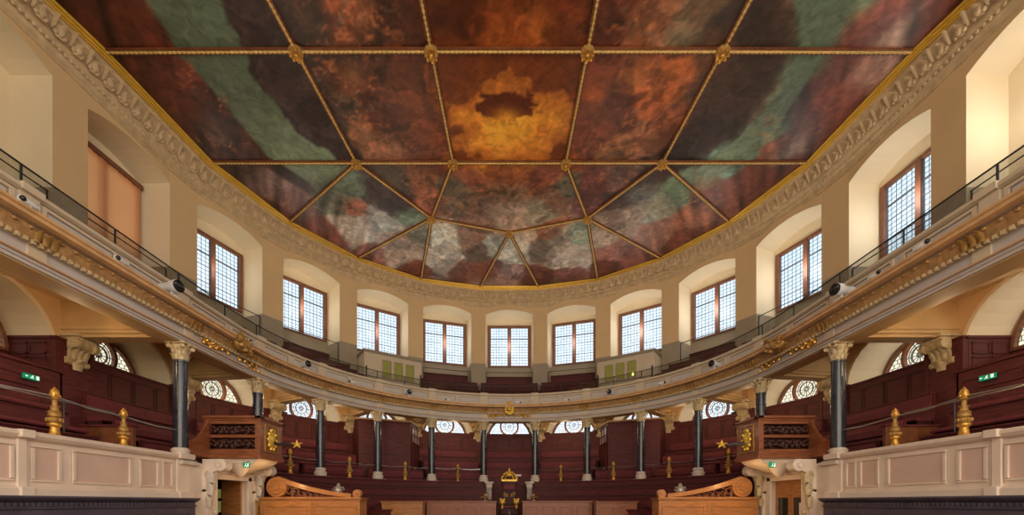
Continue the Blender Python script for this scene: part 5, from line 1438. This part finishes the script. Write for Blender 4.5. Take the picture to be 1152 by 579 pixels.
cctv(1, 20.2, .7, 'tiny white camera on the cornice in the first bay right of the middle')
cctv(1, 3.1, .7, 'tiny white camera just right of the central gilded crest')

# ================================================================== EXIT SIGNS IN THE SIDE GALLERIES
for sg in (-1, 1):
    M = frame(sg*104.7, 10.52, 2.76) @ Matrix.Scale(.55, 4)
    t = thing('exit_sign', 'green emergency exit sign on the maroon panelling of the %s side gallery' % side(sg), 'sign', M)
    mb = MB(); mb.box(-.28, .28, -.03, .06, -.09, .10); mb.build('sign_box', 'sign_green', t)
    mb = MB(); y = -.035
    q = 1
    mb.box(.15, .25, y, y+.006, -.065, .075)                            # doorway
    mb.ball((.02, y, .055), .018, 8, 5, sc=(1, .3, 1)); mb.tube([(.015, y, .035), (-.005, y, -.005), (-.04, y, -.045), (-.07, y, -.045)], .011, 5); mb.tube([(-.005, y, -.005), (.03, y, -.03), (.03, y, -.07)], .011, 5)
    mb.tube([(-.04, y, .01), (.015, y, .03), (.05, y, .005)], .009, 5)
    mb.box(-.22, -.14, y, y+.006, -.010, .014); mb.quad((-.25,y,.002), (-.20,y,-.04), (-.20,y,.044))
    mb.build('pictogram', 'sign_white', t)

# ================================================================== ADDED POINT LAMPS STANDING IN FOR WINDOW DAYLIGHT
for i in range(-7, 8):
    if i in (-5, -7, -6): continue
    M, w = chord(i); e = 46 if i > 1 else (30 if i > -4 else 18)
    p = M @ Vector((0, ND-.42, 8.7)); lamp('window_daylight', 'POINT', p, e, (1, .97, .92) if i > -3 else (1, .90, .74), size=.35)
    p = M @ Vector((0, ND-.30, 3.9)); lamp('lunette_daylight', 'POINT', p, 15, (1, .93, .80), size=.2)
# ================================================================== WARM LAMPS OF THE HALL AND ADDED GALLERY FILL
for sg in (-1, 1):
    # cornice floodlights washing walls and ceiling
    for s, e in ((103, 40), (70, 30), (35, 26)):
        x, y = pt(sg*s, 7.60); lamp('floodlight_beam', 'SPOT', (x, y, E+5.0), e*5.5, (1, .80, .55), (x*.35, y*.8+1.5, E+11), .15, angle=125, blend=.9)
    # point lamps without fittings, added to brighten the lower gallery
    for s in (17.6, 53, 71, 108, 122):
        x, y = pt(sg*s, 9.0); lamp('gallery_lamp', 'POINT', (x, y, E+3.7), 26, (1, .72, .42), size=.12)
    # stall lights
    x, y = sg*5.6, 13.4; lamp('stall_light', 'SPOT', (sg*5.6, 10.9, E+1.5), 95, (1, .58, .22), (sg*5.6, 12.9, .9), .08, angle=80)
    lamp('doorway_light', 'POINT', (sg*6.7, 12.0, E+.55), 12, (1, .66, .30), size=.08)
